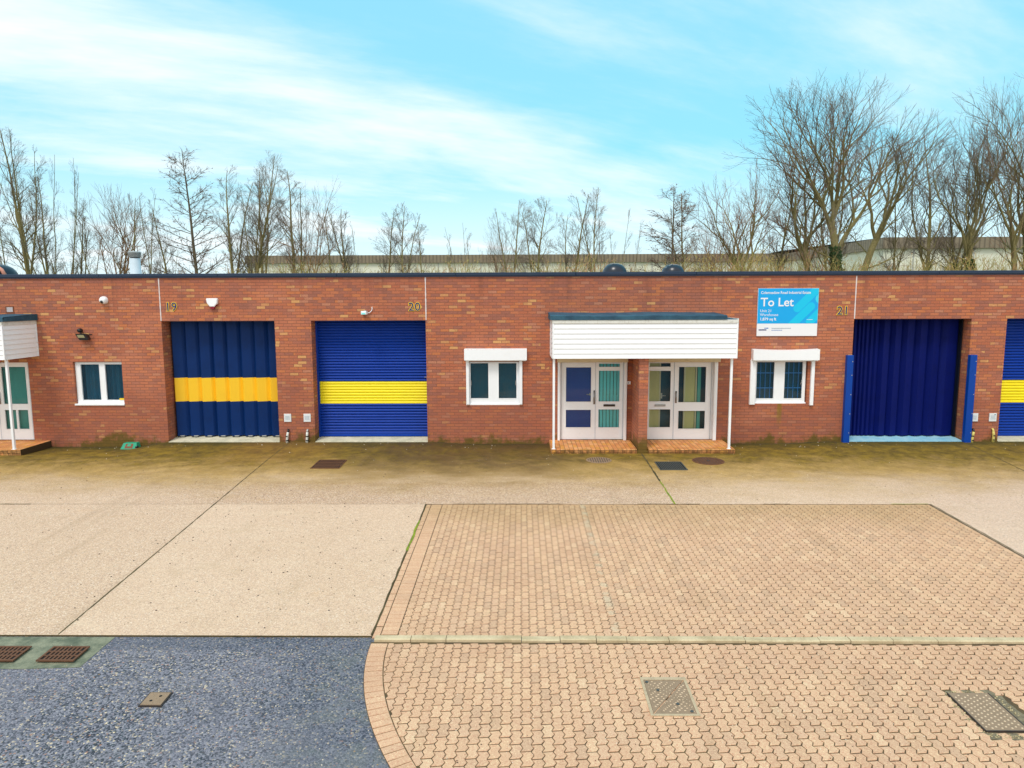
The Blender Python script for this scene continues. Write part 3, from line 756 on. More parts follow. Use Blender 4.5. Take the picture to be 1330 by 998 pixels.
# alarm box
t = thing('alarm_box', 'white burglar alarm box with red base above the folding door', 'alarm', (-7.92, -.05, 3.48))
def prism(pts, y0, y1, b=.012):
    mb = MB(); n = len(pts); cx = sum(p[0] for p in pts)/n; cz = sum(p[1] for p in pts)/n
    inn = [(cx+(x-cx)*(1-b/.12), cz+(z-cz)*(1-b/.12)) for x, z in pts]
    k = 0
    mb.v = [(x,y1,z) for x, z in pts]+[(x,y0+b,z) for x, z in pts]+[(x,y0,z) for x, z in inn]
    for i in range(n):
        j = (i+1) % n; mb.f += [(i,j,n+j,n+i), (n+i,n+j,2*n+j,2*n+i)]
    mb.f.append(tuple(range(2*n,3*n))); mb.m = [0]*len(mb.f); return mb
prism([(-7.855,3.55),(-7.79,3.63),(-7.775,3.74),(-7.79,3.762),(-8.05,3.762),(-8.065,3.74),(-8.045,3.64),(-7.975,3.55)], -.085, -.001).build('cover', M['upvc'], t)
prism([(-7.875,3.485),(-7.845,3.548),(-7.80,3.60),(-8.03,3.60),(-7.985,3.548),(-7.95,3.485)], -.072, -.002).build('strobe_lens', M['red'], t)
# small security camera with its cable
t = thing('security_camera', 'small white box camera with curled cable above the slatted shutter', 'camera', (-4.0, -.1, 3.37))
mb = MB(); mb.bbox(-4.07, -3.935, -.2, -.02, 3.335, 3.425, .012); mb.build('body', M['upvc'], t)
mb = MB(); mb.box(-4.055, -3.955, -.204, -.199, 3.345, 3.385); mb.build('lens', M['blind_teal'], t)
mb = MB(); mb.tube([(-3.94,-.03,3.37), (-3.88,-.03,3.385), (-3.84,-.025,3.42), (-3.815,-.02,3.47), (-3.82,-.01,3.53)], .009, 6); mb.build('cable', M['upvc'], t, True)
mb = MB(); mb.box(-4.03, -3.97, -.03, -.0, 3.33, 3.44); mb.build('bracket', M['alu'], t)
# dome sensor
t = thing('dome_camera', 'white dome camera high on the brick above the floodlight', 'camera', (-10.73, -.05, 3.72))
mb = MB(); mb.lathe((-10.73,0,3.725), [(.1,0),(.1,.03),(.092,.07),(.075,.105),(.05,.125)], 24, 'y'); mb.build('housing', M['upvc'], t, True)
mb = MB(); mb.lathe((-10.735,-.08,3.685), [(.045,0),(.043,.03),(.03,.055),(.01,.065)], 16, 'y'); mb.build('lens', M['black'], t, True)
# floodlight
t = thing('floodlight', 'black floodlight with motion sensor above the curtained window', 'floodlight', (-11.33, -.1, 2.85))
mb = MB(); mb.lathe((-11.40,-.0,2.95), [(.055,0),(.055,.03),(.05,.09),(.03,.11)], 14, 'y'); mb.build('sensor', M['black'], t, True)
mb = MB(); mb.tube([(-11.385,-.05,2.92), (-11.36,-.07,2.87)], .016, 6); mb.tube([(-11.16,-.06,2.84), (-11.08,-.06,2.845)], .014, 6)
mb.tube([(-11.2,-.03,2.76), (-11.22,-.08,2.72), (-11.3,-.07,2.71)], .012, 6); split(mb, 'arm', M['black'], t)
mb = MB(); pts = [(-11.45,2.875),(-11.19,2.875),(-11.13,2.74),(-11.14,2.705),(-11.36,2.705)]
n = 5; mb.v = [(x,-.19+(.04 if z < 2.8 else 0),z) for x, z in pts]+[(x*.9-1.13,-.02,z*.85+.41) for x, z in pts]
for i in range(n): mb.f.append((i,(i+1)%n,n+(i+1)%n,n+i))
mb.f += [tuple(range(n)), tuple(reversed(range(n,2*n)))]; mb.m = [0]*7; mb.build('lamp_body', M['black'], t)
mb = MB(); mb.poly([(-11.395,-.192,2.84),(-11.375+.0,-.156,2.745),(-11.20,-.156,2.745),(-11.225,-.192,2.84)][::1]); mb.build('lamp_glass', M['lens'], t)
# air brick
t = thing('air_vent', 'square terracotta air vent above the canopy at the left edge', 'vent', (-13.2, 0, 3.5))
mb = MB(); holed(mb, -13.31, -13.10, 3.405, 3.58, [(-13.285,-13.125,3.43,3.555)], -.012, [.03], 0, .011); mb.build('frame', M['brown'], t)
mb = MB(); mb.quad((-13.285,-.004,3.43), (-13.125,-.004,3.43), (-13.125,-.004,3.555), (-13.285,-.004,3.555))
for i in range(4): z = 3.44+i*.03; mb.box(-13.285, -13.125, -.014, -.005, z, z+.012)
mb.build('louvre', M['sealant'], t)
# door bell
t = thing('door_bell', 'tiny white bell push beside the entrance with teal panes', 'bell', (2.78, -.02, 1.55))
mb = MB(); mb.bbox(2.742, 2.835, -.035, -.001, 1.515, 1.595, .005); mb.build('box', M['upvc'], t)
mb = MB(); mb.box(2.765, 2.79, -.039, -.0345, 1.54, 1.57); mb.build('button', M['ink_grey'], t)
# notices and stub pipes on the piers
def notice(x, z, lab, logo):
    t = thing('notice_plate', lab, 'notice', (x, -.01, z), 'white notice plates on the brick piers')
    mb = MB(); mb.bbox(x-.093, x+.093, -.022, -.001, z-.106, z+.106, .004); mb.build('plate', M['paper'], t)
    mb = MB(); r = random.Random(int(x*10))
    for i in range(5): w = r.uniform(.05,.07); mb.box(x-w, x+w, -.0236, -.0226, z+.04-i*.022, z+.045-i*.022)
    if logo: mb.box(x+.03, x+.065, -.0236, -.0226, z+.06, z+.085)
    mb.build('print', M['ink_grey'], t)
notice(-6.115, .648, 'white notice plate left one on the pier between amber and yellow bands', 0)
notice(-5.60, .648, 'white notice plate beside the slatted shutter with yellow band', 0)
notice(11.725, .637, 'white notice plate touching the blue jamb guard', 0)
notice(12.20, .637, 'white notice plate with blue mark by the right edge shutter', 1)
def stub(x, y, lean, lab, a, b):
    h = H(x, y)
    t = thing('pipe_stub', lab, 'pipe', (x, y, h), 'short sleeved pipes at the foot of the piers')
    mb = MB(); mb.tube([(x-.01,y,h-.02), (x-.005,y,h+.08), (x+lean*.4,y,h+.2), (x+lean,y,h+.28)], [.034,.032,.032,.03], 10); mb.build('sleeve', M[a], t, True)
    mb = MB()
    for zz in (.06, .17): mb.lathe((x,y,h+zz), [(.0365,-.014),(.0368,.014)], 12)
    mb.build('stripe', M['black'], t)
    mb = MB(); mb.tube([(x+lean,y,h+.27), (x+lean*1.1,y+.005,h+.31), (x+lean,y+.03,h+.335), (x+lean,y+.08,h+.33)], .026, 8); mb.build('elbow', M[b], t, True)
stub(-6.135, -.06, .03, 'short pipe with dark elbow below the left notice plate', 'dirty_white', 'black')
stub(-5.61, -.06, .01, 'short white pipe beside the slatted shutter pier corner', 'dirty_white', 'alu')
stub(11.66, -.10, .02, 'yellow sleeved pipe against the foot of the blue jamb guard', 'hazard', 'black')
stub(12.23, -.06, -.02, 'yellow sleeved pipe with mossy elbow by the right edge shutter', 'hazard', 'hazard')
for x0, x1, lab in ((8.335, 8.497, 'royal blue steel jamb guard beside the deep blue door, nearer the sign'), (11.45, 11.625, 'royal blue steel jamb guard beside the deep blue door, nearer the notices')):
    t = thing('jamb_guard', lab, 'door guard', ((x0+x1)/2, -.05, 0), 'blue guards beside the unit 21 door')
    mb = MB(); mb.bbox(x0, x1, -.115, -.002, -.02, 2.262, .008); mb.build('channel', M['guard'], t)
    mb = MB()
    for z in (.25, .75, 1.25, 1.75, 2.1): mb.lathe((x1-.03,-.114,z), [(.012,0),(.012,.006),(.005,.008)], 8, 'y')
    split(mb, 'bolt', M['alu'], t)
# green bait box
h = H(-10.2, -.15)
t = thing('bait_box', 'green plastic bait box with brown label on the ground by the wall', 'bait box', (-10.22, -.15, h))
mb = MB(); x0, x1 = -10.44, -10.01
mb.v = [(x0,-.27,h),(x1,-.27,h),(x1,-.05,h),(x0,-.05,h),(x0+.06,-.2,h+.15),(x1-.03,-.2,h+.155),(x1-.03,-.06,h+.155),(x0+.06,-.06,h+.15)]
mb.f = [(4,5,6,7),(0,1,5,4),(1,2,6,5),(2,3,7,6),(3,0,4,7)]; mb.m = [0]*5; mb.build('shell', M['teal'], t)
mb = MB(); f = lambda u, v: (x0+.03+(x1-x0-.06)*u+(.045-.06*u)*v*.7, -.272+.07*v, h+.003+.152*v)
mb.poly([f(.18,.12), f(.76,.12), f(.80,.86), f(.22,.86)]); mb.build('brown_label', M['brown'], t)
mb = MB(); g = lambda u, v: (f(u,v)[0], f(u,v)[1]-.004, f(u,v)[2]+.001); mb.poly([g(.34,.45), g(.62,.45), g(.64,.8), g(.38,.8)]); mb.build('lid_catch', M['teal'], t)
mb = MB(); mb.lathe((x1-.02,-.19,h+.045), [(.035,0),(.034,.06),(.02,.07)], 10, 'y'); mb.build('bait_hole', M['black'], t)

# ------------------------------------------------------------------ roof-top things
def dome(x, y, r, zt, lab, arc=False):
    t = thing('roof_dome', lab, 'rooflight', (x, y, 4.2), 'dark domes on the flat roof')
    mb = MB(); mb.box(x-r-.04, x+r+.04, y-r-.04, y+r+.04, 4.2, 4.5); mb.build('upstand', M['alu'], t)
    H0 = zt-4.5; mb = MB(); mb.lathe((x,y,4.5), [(r*math.cos(a)**.8, H0*math.sin(a)) for a in [i*math.pi/2/10 for i in range(10)]], 28); mb.build('dome', M['dome'], t, True)
    mb = MB(); mb.tube([(x-r*.95,y-.1,4.52), (x-r*.7,y-.14,4.5+H0*.65), (x-r*.2,y-.16,4.5+H0*.98), (x+r*.4,y-.15,4.5+H0*.9), (x+r*.9,y-.1,4.53)], .012, 6)
    mb.build('glazing_bar', M['alu'], t)
    if arc:
        mb = MB(); mb.tube([(x+.12,y-r*.8,4.96), (x+.33,y-r*.75,4.88), (x+.5,y-r*.7,4.74), (x+.6,y-r*.7,4.55)], [.02,.05,.06,.06], 8); mb.build('edge_flashing', M['brown'] if False else paint('terracotta_trim', (216,150,128), .6), t, True)
dome(3.16, 5.9, .42, 4.89, 'black roof dome behind the coping, left one of two, above the canopy')
dome(5.12, 5.9, .39, 4.85, 'black roof dome behind the coping, right one of two, above the canopy')
dome(-17.85, 5.9, .62, 4.95, 'dark roof dome with terracotta trim at the left edge of the roof', True)
t = thing('roof_flue', 'white round roof flue with ribbed grey cowl above unit 19', 'flue', (-13.08, 5.9, 4.2))
mb = MB(); mb.lathe((-13.08,5.9,4.2), [(.23,0),(.23,.06),(.18,.1),(.17,.90),(.16,.92)], 24); mb.build('pipe', M['paleflue'], t, True)
mb = MB(); mb.lathe((-13.08,5.9,5.10), [(.14,0),(.14,.06)], 20); mb.build('throat', M['black'], t)
mb = MB(); pr = []
for i in range(6): pr += [(.17+i*.006, .05+i*.03), (.19+i*.006, .062+i*.03), (.17+i*.006, .078+i*.03)]
pr += [(.20,.235),(.17,.25),(.0,.26)]; mb.lathe((-13.08,5.9,5.10), pr, 24); mb.build('cowl', M['alu'], t)
# ------------------------------------------------------------------ ground
PX0, PX1, PY1, PY0 = -1.82, 7.72, -5.09, -10.06     # paved bay
def sheet(name, xs, ys, mat, extra=0, skip=None, edge=None):
    mb = MB(); idx = {}
    def V(i, j):
        if (i, j) not in idx: idx[(i, j)] = len(mb.v); mb.v.append((xs[i], ys[j], H(xs[i], ys[j])+extra))
        return idx[(i, j)]
    for i in range(len(xs)-1):
        for j in range(len(ys)-1):
            if skip and skip((xs[i]+xs[i+1])/2, (ys[j]+ys[j+1])/2): continue
            mb.f.append((V(i,j), V(i+1,j), V(i+1,j+1), V(i,j+1))); mb.m.append(0)
    return mb.build(name, mat, None)
def rng(a, b, st): n = max(1, round((b-a)/st)); return [a+(b-a)*i/n for i in range(n)]
xs = rng(-40, -12, 2)+rng(-12, PX0, .3)+rng(PX0, PX1, .3)+rng(PX1, 14, .3)+rng(14, 40, 2)+[40]
ys = rng(-10.06, PY1, 1)+rng(PY1, -2.4, .5)+rng(-2.4, 0, .15)+[.0]
o = sheet('forecourt', xs, ys, M['concrete'], 0, lambda x, y: PX0 < x < PX1 and y < PY1); struct(o)
# lip of the slab where it drops to the road and the paving
mb = MB()
def lip(pts, dz=.06):
    for (a, b), (c, d) in zip(pts, pts[1:]):
        mb.quad((a,b,H(a,b)), (c,d,H(c,d)), (c,d,H(c,d)-dz), (a,b,H(a,b)-dz))
lip([(-40,-10.06), (PX0,-10.06)]); lip([(PX0,PY0), (PX0,PY1), (PX1,PY1), (PX1,PY0)]); lip([(PX1,-10.06), (40,-10.06)])
struct(mb.build('slab_edge', M['joint']))
struct(sheet('road', [-60,-40,-20,-8,-1.9,3,20,40,60], [-60,-40,-24,-18,-14,-12,-10.06], M['asphalt'], -.022))
def xarc(y): return -1.79+.134*max(0, -10.2-y)**2 if y > -13.95 else 99
def bedrows(name, x0f, x1, ya, yb, ex):
    mb = MB(); n = 24
    for i in range(n):
        a, b = ya+(yb-ya)*i/n, ya+(yb-ya)*(i+1)/n
        mb.quad((x0f(a),a,H(0,-9)*0+(-.03*-a)+ex), (x1,a,.03*a+ex), (x1,b,.03*b+ex), (x0f(b),b,.03*b+ex))
    return mb.build(name, M['bed'])
struct(bedrows('paving_bed', lambda y: PX0, PX1, PY1, PY0-.02, -.0065))
struct(bedrows('paving_bed', lambda y: xarc(y) if y > -13.94 else 1.9, 30, -10.19, -13.93, -.0110))
mb = MB(); mb.quad((-900,-900,-1.25), (900,-900,-1.25), (900,1500,-1.25), (-900,1500,-1.25)); struct(mb.build('ground', M['grass']))

# block paving: wavy interlocking blocks, half-bonded columns
AMP, PT = .0125, .0095
def block(x0, y1, w=.1, l=.2):
    g = PT/2; L = []; R = []
    for k in range(5):
        yy = y1-l*k/4; q = AMP if k % 2 else -AMP
        if k == 0: yl, yr = yy-.0075-.005, yy-.0075+.005
        elif k == 4: yl, yr = yy+.0075-.005, yy+.0075+.005
        else: yl = yr = yy
        L.append((x0+g+q, yl)); R.append((x0+w-g+q, yr))
    return L + R[::-1]
def clip(poly, px, py, nx, ny):      # keep the side the normal points to
    out = []; n = len(poly)
    for i in range(n):
        a, b = poly[i-1], poly[i]
        da = (a[0]-px)*nx+(a[1]-py)*ny; db = (b[0]-px)*nx+(b[1]-py)*ny
        if (da >= 0) != (db >= 0): t = da/(da-db); out.append((a[0]+(b[0]-a[0])*t, a[1]+(b[1]-a[1])*t))
        if db >= 0: out.append(b)
    return out
def area(p): return abs(sum(p[i-1][0]*p[i][1]-p[i][0]*p[i-1][1] for i in range(len(p))))/2
def emit(mb, poly, z, rr, bev=.005, drop=.016):
    if len(poly) < 3 or area(poly) < .0012: return
    cx = sum(p[0] for p in poly)/len(poly); cy = sum(p[1] for p in poly)/len(poly)
    tx, ty, dz = rr.gauss(0, .006), rr.gauss(0, .006), rr.gauss(0, .0009)
    h = lambda x, y, e: (x, y, .03*y+z+dz+tx*(x-cx)+ty*(y-cy)+e)
    n = len(poly); k = len(mb.v)
    s = lambda p: (cx+(p[0]-cx)*(1-bev/.055), cy+(p[1]-cy)*(1-bev/.10))
    mb.v += [h(*p, -drop) for p in poly]+[h(*p, -.003) for p in poly]+[h(*s(p), 0) for p in poly]
    for i in range(n):
        j = (i+1) % n; mb.f += [(k+i,k+j,k+n+j,k+n+i), (k+n+i,k+n+j,k+2*n+j,k+2*n+i)]
    mb.f.append(tuple(range(k+2*n, k+3*n)))
    mb.m += [0]*(2*n+1)
rr = random.Random(11)
def fieldp(mb, xs0, xs1, ya, yb, z, clips, skip=None):
    c = 0; x = xs0
    while x < xs1:
        y = ya+(.1 if c % 2 else 0)+.0
        while y > yb-.01:
            cx, cy = x+.05, y-.1
            P = block(x, y)
            for k in clips:
                if callable(k):
                    q = k(cx, cy)
                    if q: P = clip(P, *q)
                else: P = clip(P, *k)
                if len(P) < 3: break
            if len(P) > 2 and not (skip and skip(cx, cy)): emit(mb, P, z, rr)
            y -= .2
        x += .1; c += 1
mb = MB()
fieldp(mb, -1.50, PX1, PY1-.07, PY0, 0, [(0,PY1-.075,0,-1), (0,PY0+.005,0,1), (-1.497,0,1,0), (PX1-.03,0,-1,0)])
mbB = MB()
y = PY1-.03
while y > PY0+.05:                    # soldier course on the left edge
    emit(mbB, [(-1.705,y-.004), (-1.705,y-.098), (-1.507,y-.098), (-1.507,y-.004)], .001, rr, .003); y -= .1023
x = -1.5
while x < PX1-.05:                    # single course along the top edge
    e = min(x+.2, PX1-.03); emit(mbB, [(x+.002,PY1-.02), (x+.002,PY1-.072), (e-.002,PY1-.072), (e-.002,PY1-.02)], .0, rr, .003); x += .203
y = PY1-.03
while y > PY0+.05:                    # narrow half-blocks filling the gap beside the slab
    l = rr.uniform(.14,.3)
    emit(mbB, [(-1.80,y), (-1.80,y-l+.012), (-1.717,y-l+.012), (-1.717,y)], rr.uniform(-.003,.001), rr, .008)
    y -= l
# lower bay
def inner(cx, cy):
    q = xarc(cy)+.215
    if cx > q+.3: return None
    s = 2*.134*max(0, -10.2-cy); n = math.hypot(1, s)     # normal of the border curve
    return (xarc(cy)+.215*n, cy, 1/n, s/n)
HOLE = [(4.38,-11.17), (4.84,-11.14), (4.93,-11.22), (4.98,-11.95), (4.42,-11.93), (4.36,-11.5)]
def inhole(cx, cy): return 4.36 < cx < 4.95 and -11.93 < cy < -11.14
fieldp(mb, -1.9, 12, -10.235, -13.88, -.004, [(0,-10.225,0,-1), (0,-13.88,0,1), inner], inhole)
s = 0; y = -10.225
while y > -13.9:
    def pt(yy, o):
        sl = 2*.134*max(0, -10.2-yy); n = math.hypot(1, sl); return (xarc(yy)+o/n, yy+o*sl/n)
    sl = 2*.134*max(0, -10.2-y); dy = .1025/math.hypot(1, sl); y2 = y-dy
    if y2 < -13.93: break
    a, b, c, d = pt(y-.0045, .006), pt(y2+.0045, .006), pt(y2+.0045, .203), pt(y-.0045, .203)
    emit(mbB, [a, b, c, d], -.003, rr, .004); y = y2
struct(mb.build('block_paving', M['paver'])); struct(mbB.build('paving_border', M['border']))

# kerb stones across the paving
mb = MB(); x = -1.76; ls = [.44,.42,.9,.46,.43,.36,.5,.9,.88,.36,.5,.52,.4,.9,.88,.9,.9,.9,.9,.9,.9]
rk = random.Random(5)
for l in ls:
    dz, dy = rk.uniform(-.004,.006), rk.uniform(-.006,.006); a, b = x+.004, x+l-.004
    za = lambda X, Y, e: (X, Y, .03*Y+e)
    y0, y1 = -10.192+dy, -10.09+dy
    mb.v += [za(a,y0,-.03), za(b,y0,-.03), za(b,y1,-.03), za(a,y1,-.03), za(a,y0,.016+dz), za(b,y0,.016+dz), za(b,y0+.02,.024+dz), za(a,y0+.02,.024+dz), za(b,y1,.02+dz), za(a,y1,.02+dz)]
    k = len(mb.v)-10
    for f in ((0,1,5,4), (4,5,6,7), (7,6,8,9), (9,8,2,3), (0,4,7,9,3), (1,2,8,6,5)): mb.f.append(tuple(k+i for i in f)); mb.m.append(0)
    x += l
struct(mb.build('kerb', M['kerb']))

# joints in the concrete
def jline(pts, w, mat, ex=.003, wob=.004):
    mb = MB(); out = []
    for (a, b), (c, d) in zip(pts, pts[1:]):
        n = max(2, int(math.hypot(c-a, d-b)/.12))
        for i in range(n): out.append((a+(c-a)*i/n, b+(d-b)*i/n))
    out.append(pts[-1]); L = []
    for i, (x, y) in enumerate(out):
        p, q = out[max(0,i-1)], out[min(len(out)-1,i+1)]; dx, dy = q[0]-p[0], q[1]-p[1]; n = math.hypot(dx, dy) or 1
        ww = w*(.6+rk.random()*.8)/2; o = rk.uniform(-wob, wob)
        x += -dy/n*o; y += dx/n*o
        L.append(((x-dy/n*ww, y+dx/n*ww), (x+dy/n*ww, y-dx/n*ww)))
    for (a, b), (c, d) in zip(L, L[1:]):
        mb.poly([(*a, H(*a)+ex), (*b, H(*b)+ex), (*d, H(*d)+ex), (*c, H(*c)+ex)])
    return struct(mb.build('expansion_joint', mat)) or mb
jline([(-6.08,-.0), (-6.03,-1.9), (-5.64,-10.05)], .020, M['joint'])
jline([(-6.118,-.30), (-6.33,-1.45)], .012, M['joint'])
jline([(2.95,-1.16), (2.93,-3.6)], .034, M['joint']); jline([(2.93,-3.6), (2.925,-5.08)], .03, M['moss'], .004, .01)
jline([(11.47,-.12), (11.10,-2.80), (10.9,-4.3)], .024, M['joint']); jline([(12.33,-.1), (12.2,-1.5)], .02, M['joint'])
jline([(-12,-5.095), (-1.84,-5.095)], .007, M['joint']); jline([(-12,-5.10), (-9.42,-5.10)], .03, M['joint'], .0045)
jline([(-1.815,-5.09), (-1.815,-10.04)], .022, M['joint'], .004, .008); jline([(-1.812,-6.0), (-1.812,-7.4)], .03, M['moss'], .005, .012)
jline([(7.74,-5.09), (7.745,-10.04)], .02, M['joint'], .004, .006)
for a, b in ((-1.3, .8), (2.2, 3.4), (4.6, 5.1), (7.0, 7.7)): jline([(a,PY1+.004), (b,PY1+.004)], .02, M['moss' if a > 6 else 'joint'], .004, .006)
for a, b in ((-12.4,-9.6), (-2.2,.7), (5.3,8.2)): jline([(a,-.03), (b,-.03)], .045, M['joint'], .005, .01)

# ------------------------------------------------------------------ covers and gratings
def hq(mb, x0, x1, y0, y1, e0, e1):
    mb.box(x0, x1, y0, y1, e0, e1)
def grate(x0, x1, y0, y1, nb, nr, mat, lab, cat='drain grate', group=None, name='drain_grate', frame=.025):
    t = thing(name, lab, cat, ((x0+x1)/2, (y0+y1)/2, H((x0+x1)/2, (y0+y1)/2)), group)
    mb = MB(); mb.box(x0+.01, x1-.01, y0+.01, y1-.01, .0045, .005); mb.drape().build('pit', M['void'], t)
    mb = MB(); f = frame
    mb.box(x0, x1, y0, y0+f, .001, .016); mb.box(x0, x1, y1-f, y1, .001, .016); mb.box(x0, x0+f, y0+f, y1-f, .001, .0155); mb.box(x1-f, x1, y0+f, y1-f, .001, .0155)
    mb.drape().build('frame', mat, t)
    mb = MB(); w = (x1-x0-2*f)/nb
    for i in range(1, nb): X = x0+f+w*i; mb.box(X-w*.24, X+w*.24, y0+f, y1-f, .005, .014)
    h = (y1-y0-2*f)/nr
    for j in range(1, nr): Y = y0+f+h*j; mb.box(x0+f, x1-f, Y-.009, Y+.009, .0052, .0145)
    mb.drape().build('bars', mat, t); return t
def surround(pts, mat, name, ex, parent=None):
    mb = MB(); mb.poly([(x, y, H(x, y)+ex) for x, y in pts]); return mb.build(name, mat, parent)
grate(-5.50, -5.07, -10.66, -10.345, 8, 3, M['rust'], 'rusty gully grating beside the concrete edge, fully in view', group='gully gratings at the road edge', name='gully_grate', cat='gully grate')
grate(-6.19, -5.76, -10.66, -10.345, 8, 3, M['rust'], 'rusty gully grating cut by the left edge of the picture', group='gully gratings at the road edge', name='gully_grate', cat='gully grate')
o = surround([(-7.2,-10.075), (-4.93,-10.075), (-4.94,-10.3), (-4.95,-10.74), (-5.6,-10.78), (-7.2,-10.76)], M['green_concrete'], 'gully_surround', -.018); struct(o)
grate(-4.78, -4.12, -2.59, -1.85, 16, 3, M['rust'], 'rusty brown drain grate in the yard before the slatted shutter', name='yard_drain', cat='drain grate')
grate(3.10, 3.72, -2.73, -2.04, 14, 1, M['slate_iron'], 'slate grey slotted drain grate beside the dark concrete joint', name='yard_drain', cat='drain grate')
def roundcover(cx, cy, r, mat, lab, grid):
    t = thing('round_cover', lab, 'manhole cover', (cx, cy, H(cx, cy)))
    mb = MB(); mb.lathe((cx,cy,0), [(r,-.01),(r,.008),(r-.03,.012),(r-.035,.006)], 32); mb.drape().build('frame', mat, t)
    mb = MB(); mb.lathe((cx,cy,0), [(r-.036,.0),(r-.038,.0095)], 32); mb.drape().build('plate', mat, t)
    mb = MB(); n = 11
    for i in range(1, n):
        X = cx-r+2*r*i/n; hh = math.sqrt(max(0, (r-.05)**2-(X-cx)**2))
        if hh > .04: mb.box(X-.009, X+.009, cy-hh, cy+hh, .0098, .014)
    if not grid:
        mb.lathe((cx,cy,0), [(.05,.0099),(.045,.016)], 12)
    mb.drape().build('ribs', M['dark_metal'], t)
roundcover(1.83, -1.85, .30, M['iron'], 'mossy round cover in the yard below the teal-paned entrance', True)
roundcover(4.38, -1.93, .37, M['rust'], 'large rusty round cover in the yard below the ochre-curtained entrance', False)
# square cover split by a diagonal
x0, x1, y0, y1 = 1.275, 1.765, -11.61, -10.94
t = thing('inspection_cover', 'square two-plate iron cover with swirling tread set in the wavy block paving', 'manhole cover', (1.52, -11.28, H(1.52, -11.28)))
mb = MB(); f = .03
mb.box(x0, x1, y0, y0+f, -.01, .006); mb.box(x0, x1, y1-f-.02, y1, -.01, .008); mb.box(x0, x0+f, y0+f, y1-f, -.01, .0065); mb.box(x1-f, x1, y0+f, y1-f, -.01, .0055)
mb.drape().build('frame', M['kerb'] if False else paint('worn_frame', (190,168,136), .6, .5, 12, 0, (110,92,70)), t)
for s in (0, 1):
    a, b, c, d = x0+f+.004, x1-f-.004, y0+f+.004, y1-f-.024
    pts = [(a,c+.012), (b-.008,d), (a,d)] if s == 0 else [(a+.008,c), (b,c), (b,d-.012)]
    mb = MB(); n = len(mb.v); mb.v = [(x,y,-.01) for x, y in pts]+[(x,y,.003) for x, y in pts]
    mb.f = [(3,4,5)]+[(i,(i+1)%3,3+(i+1)%3,3+i) for i in range(3)]; mb.m = [0]*4
    pl = mb.drape().build('plate', M['iron'], t)
    mb = MB(); cxx, cyy = (a+.12, d-.16) if s == 0 else (b-.10, c+.26)
    r = .03
    while r < .6:
        k = max(6, int(r*120))
        for i in range(k):
            th = 2*math.pi*(i+.5*(int(r/.035)%2))/k; X, Y = cxx+r*math.cos(th), cyy+r*1.1*math.sin(th)
            u, v = (X-a)/(b-a), (Y-c)/(d-c)
            if .04 < u < .96 and .04 < v < .96 and (v-u > .05 if s == 0 else u-v > .05):
                tx, ty = -math.sin(th)*.010, math.cos(th)*.010
                nx, ny = math.cos(th)*.005, math.sin(th)*.005
                mb.poly([(X-tx-nx,Y-ty-ny,.0035), (X+tx-nx,Y+ty-ny,.0035), (X+tx,Y+ty,.0085), (X-tx,Y-ty,.0085)]); mb.poly([(X-tx,Y-ty,.0085), (X+tx,Y+ty,.0085), (X+tx+nx,Y+ty+ny,.0035), (X-tx+nx,Y-ty+ny,.0035)])
        r += .032
    mb.drape().build('tread', M['worn_iron'], pl)
mb = MB()
for X, Y in ((x0+.06,y1-.09), (x1-.07,y0+.07), (x0+.15,y1-.24), (1.58,-11.42)): mb.lathe((X,Y,0), [(.018,.003),(.018,.010),(.01,.012)], 10)
split(mb.drape(), 'key_hole', M['slate_iron'], t)
# studded cover in a broken hole
t = thing('inspection_cover', 'battered studded metal cover in a broken patch of the block paving', 'manhole cover', (4.62, -11.53, H(4.62, -11.53)))
mb = MB(); pts = []
for i in range(40):
    a = 2*math.pi*i/40; u, v = math.cos(a), math.sin(a); k = (abs(u)**5+abs(v)**5)**(-1/5); j = rk.uniform(.93, 1.05)
    pts.append((4.645+u*k*.315*j, -11.545+v*k*.42*j))
mb.poly([(x, y, .03*y-.0085) for x, y in pts]); mb.build('mortar_patch', simple('crumbled_mortar', (96,86,68), (140,126,98), 14), t)
mb = MB(); x0, x1, y0, y1 = 4.415, 4.825, -11.82, -11.205
mb.box(x0, x1, y0, y1, -.02, .004); mb.drape().build('plate', M['iron'], t)
mb = MB(); mb.box(x0-.012, x0, y0, y1, -.02, .010); mb.box(x0, x1, y0-.012, y0, -.02, .009); mb.box(x1, x1+.012, y0, y1, -.02, .006); mb.drape().build('rim', M['dark_metal'], t)
mb = MB()
for i in range(8):
    for j in range(11):
        X, Y = x0+.04+i*.047, y0+.04+j*.053+(.0 if i % 2 else .02)
        if Y < y1-.03: mb.lathe((X,Y,.004), [(.011,0),(.007,.004)], 8)
mb.drape().build('studs', M['worn_iron'], t)
mb = MB(); 
for k in range(260):
    a = rk.random()*2*math.pi; u, v = math.cos(a), math.sin(a); q = (abs(u)**5+abs(v)**5)**(-1/5)*rk.uniform(.84,.99)
    X, Y = 4.635+u*q*.285, -11.54+v*q*.385; r = rk.uniform(.004,.013)
    if x0 < X < x1 and y0 < Y < y1 and rk.random() < .8: continue
    z = .03*Y-.006
    n = len(mb.v); mb.v += [(X-r,Y,z),(X,Y-r*.8,z),(X+r,Y+.002,z),(X,Y+r,z),(X+r*.2,Y,z+r*.9)]
    mb.f += [(n,n+1,n+4),(n+1,n+2,n+4),(n+2,n+3,n+4),(n+3,n,n+4)]; mb.m += [0]*4
mb.build('loose_gravel', simple('pale_gravel', (96,84,60), (214,196,150), 60), t)['kind'] = 'stuff'
t = thing('stopcock_cover', 'small square grey stopcock cover sunk in the blue-grey asphalt', 'utility cover', (-3.78, -11.34, H(-3.78, -11.34)))
mb = MB(); mb.bbox(-3.90, -3.66, -11.465, -11.22, -.03, -.010, .0)
mb.drape().build('frame', M['dark_metal'], t)
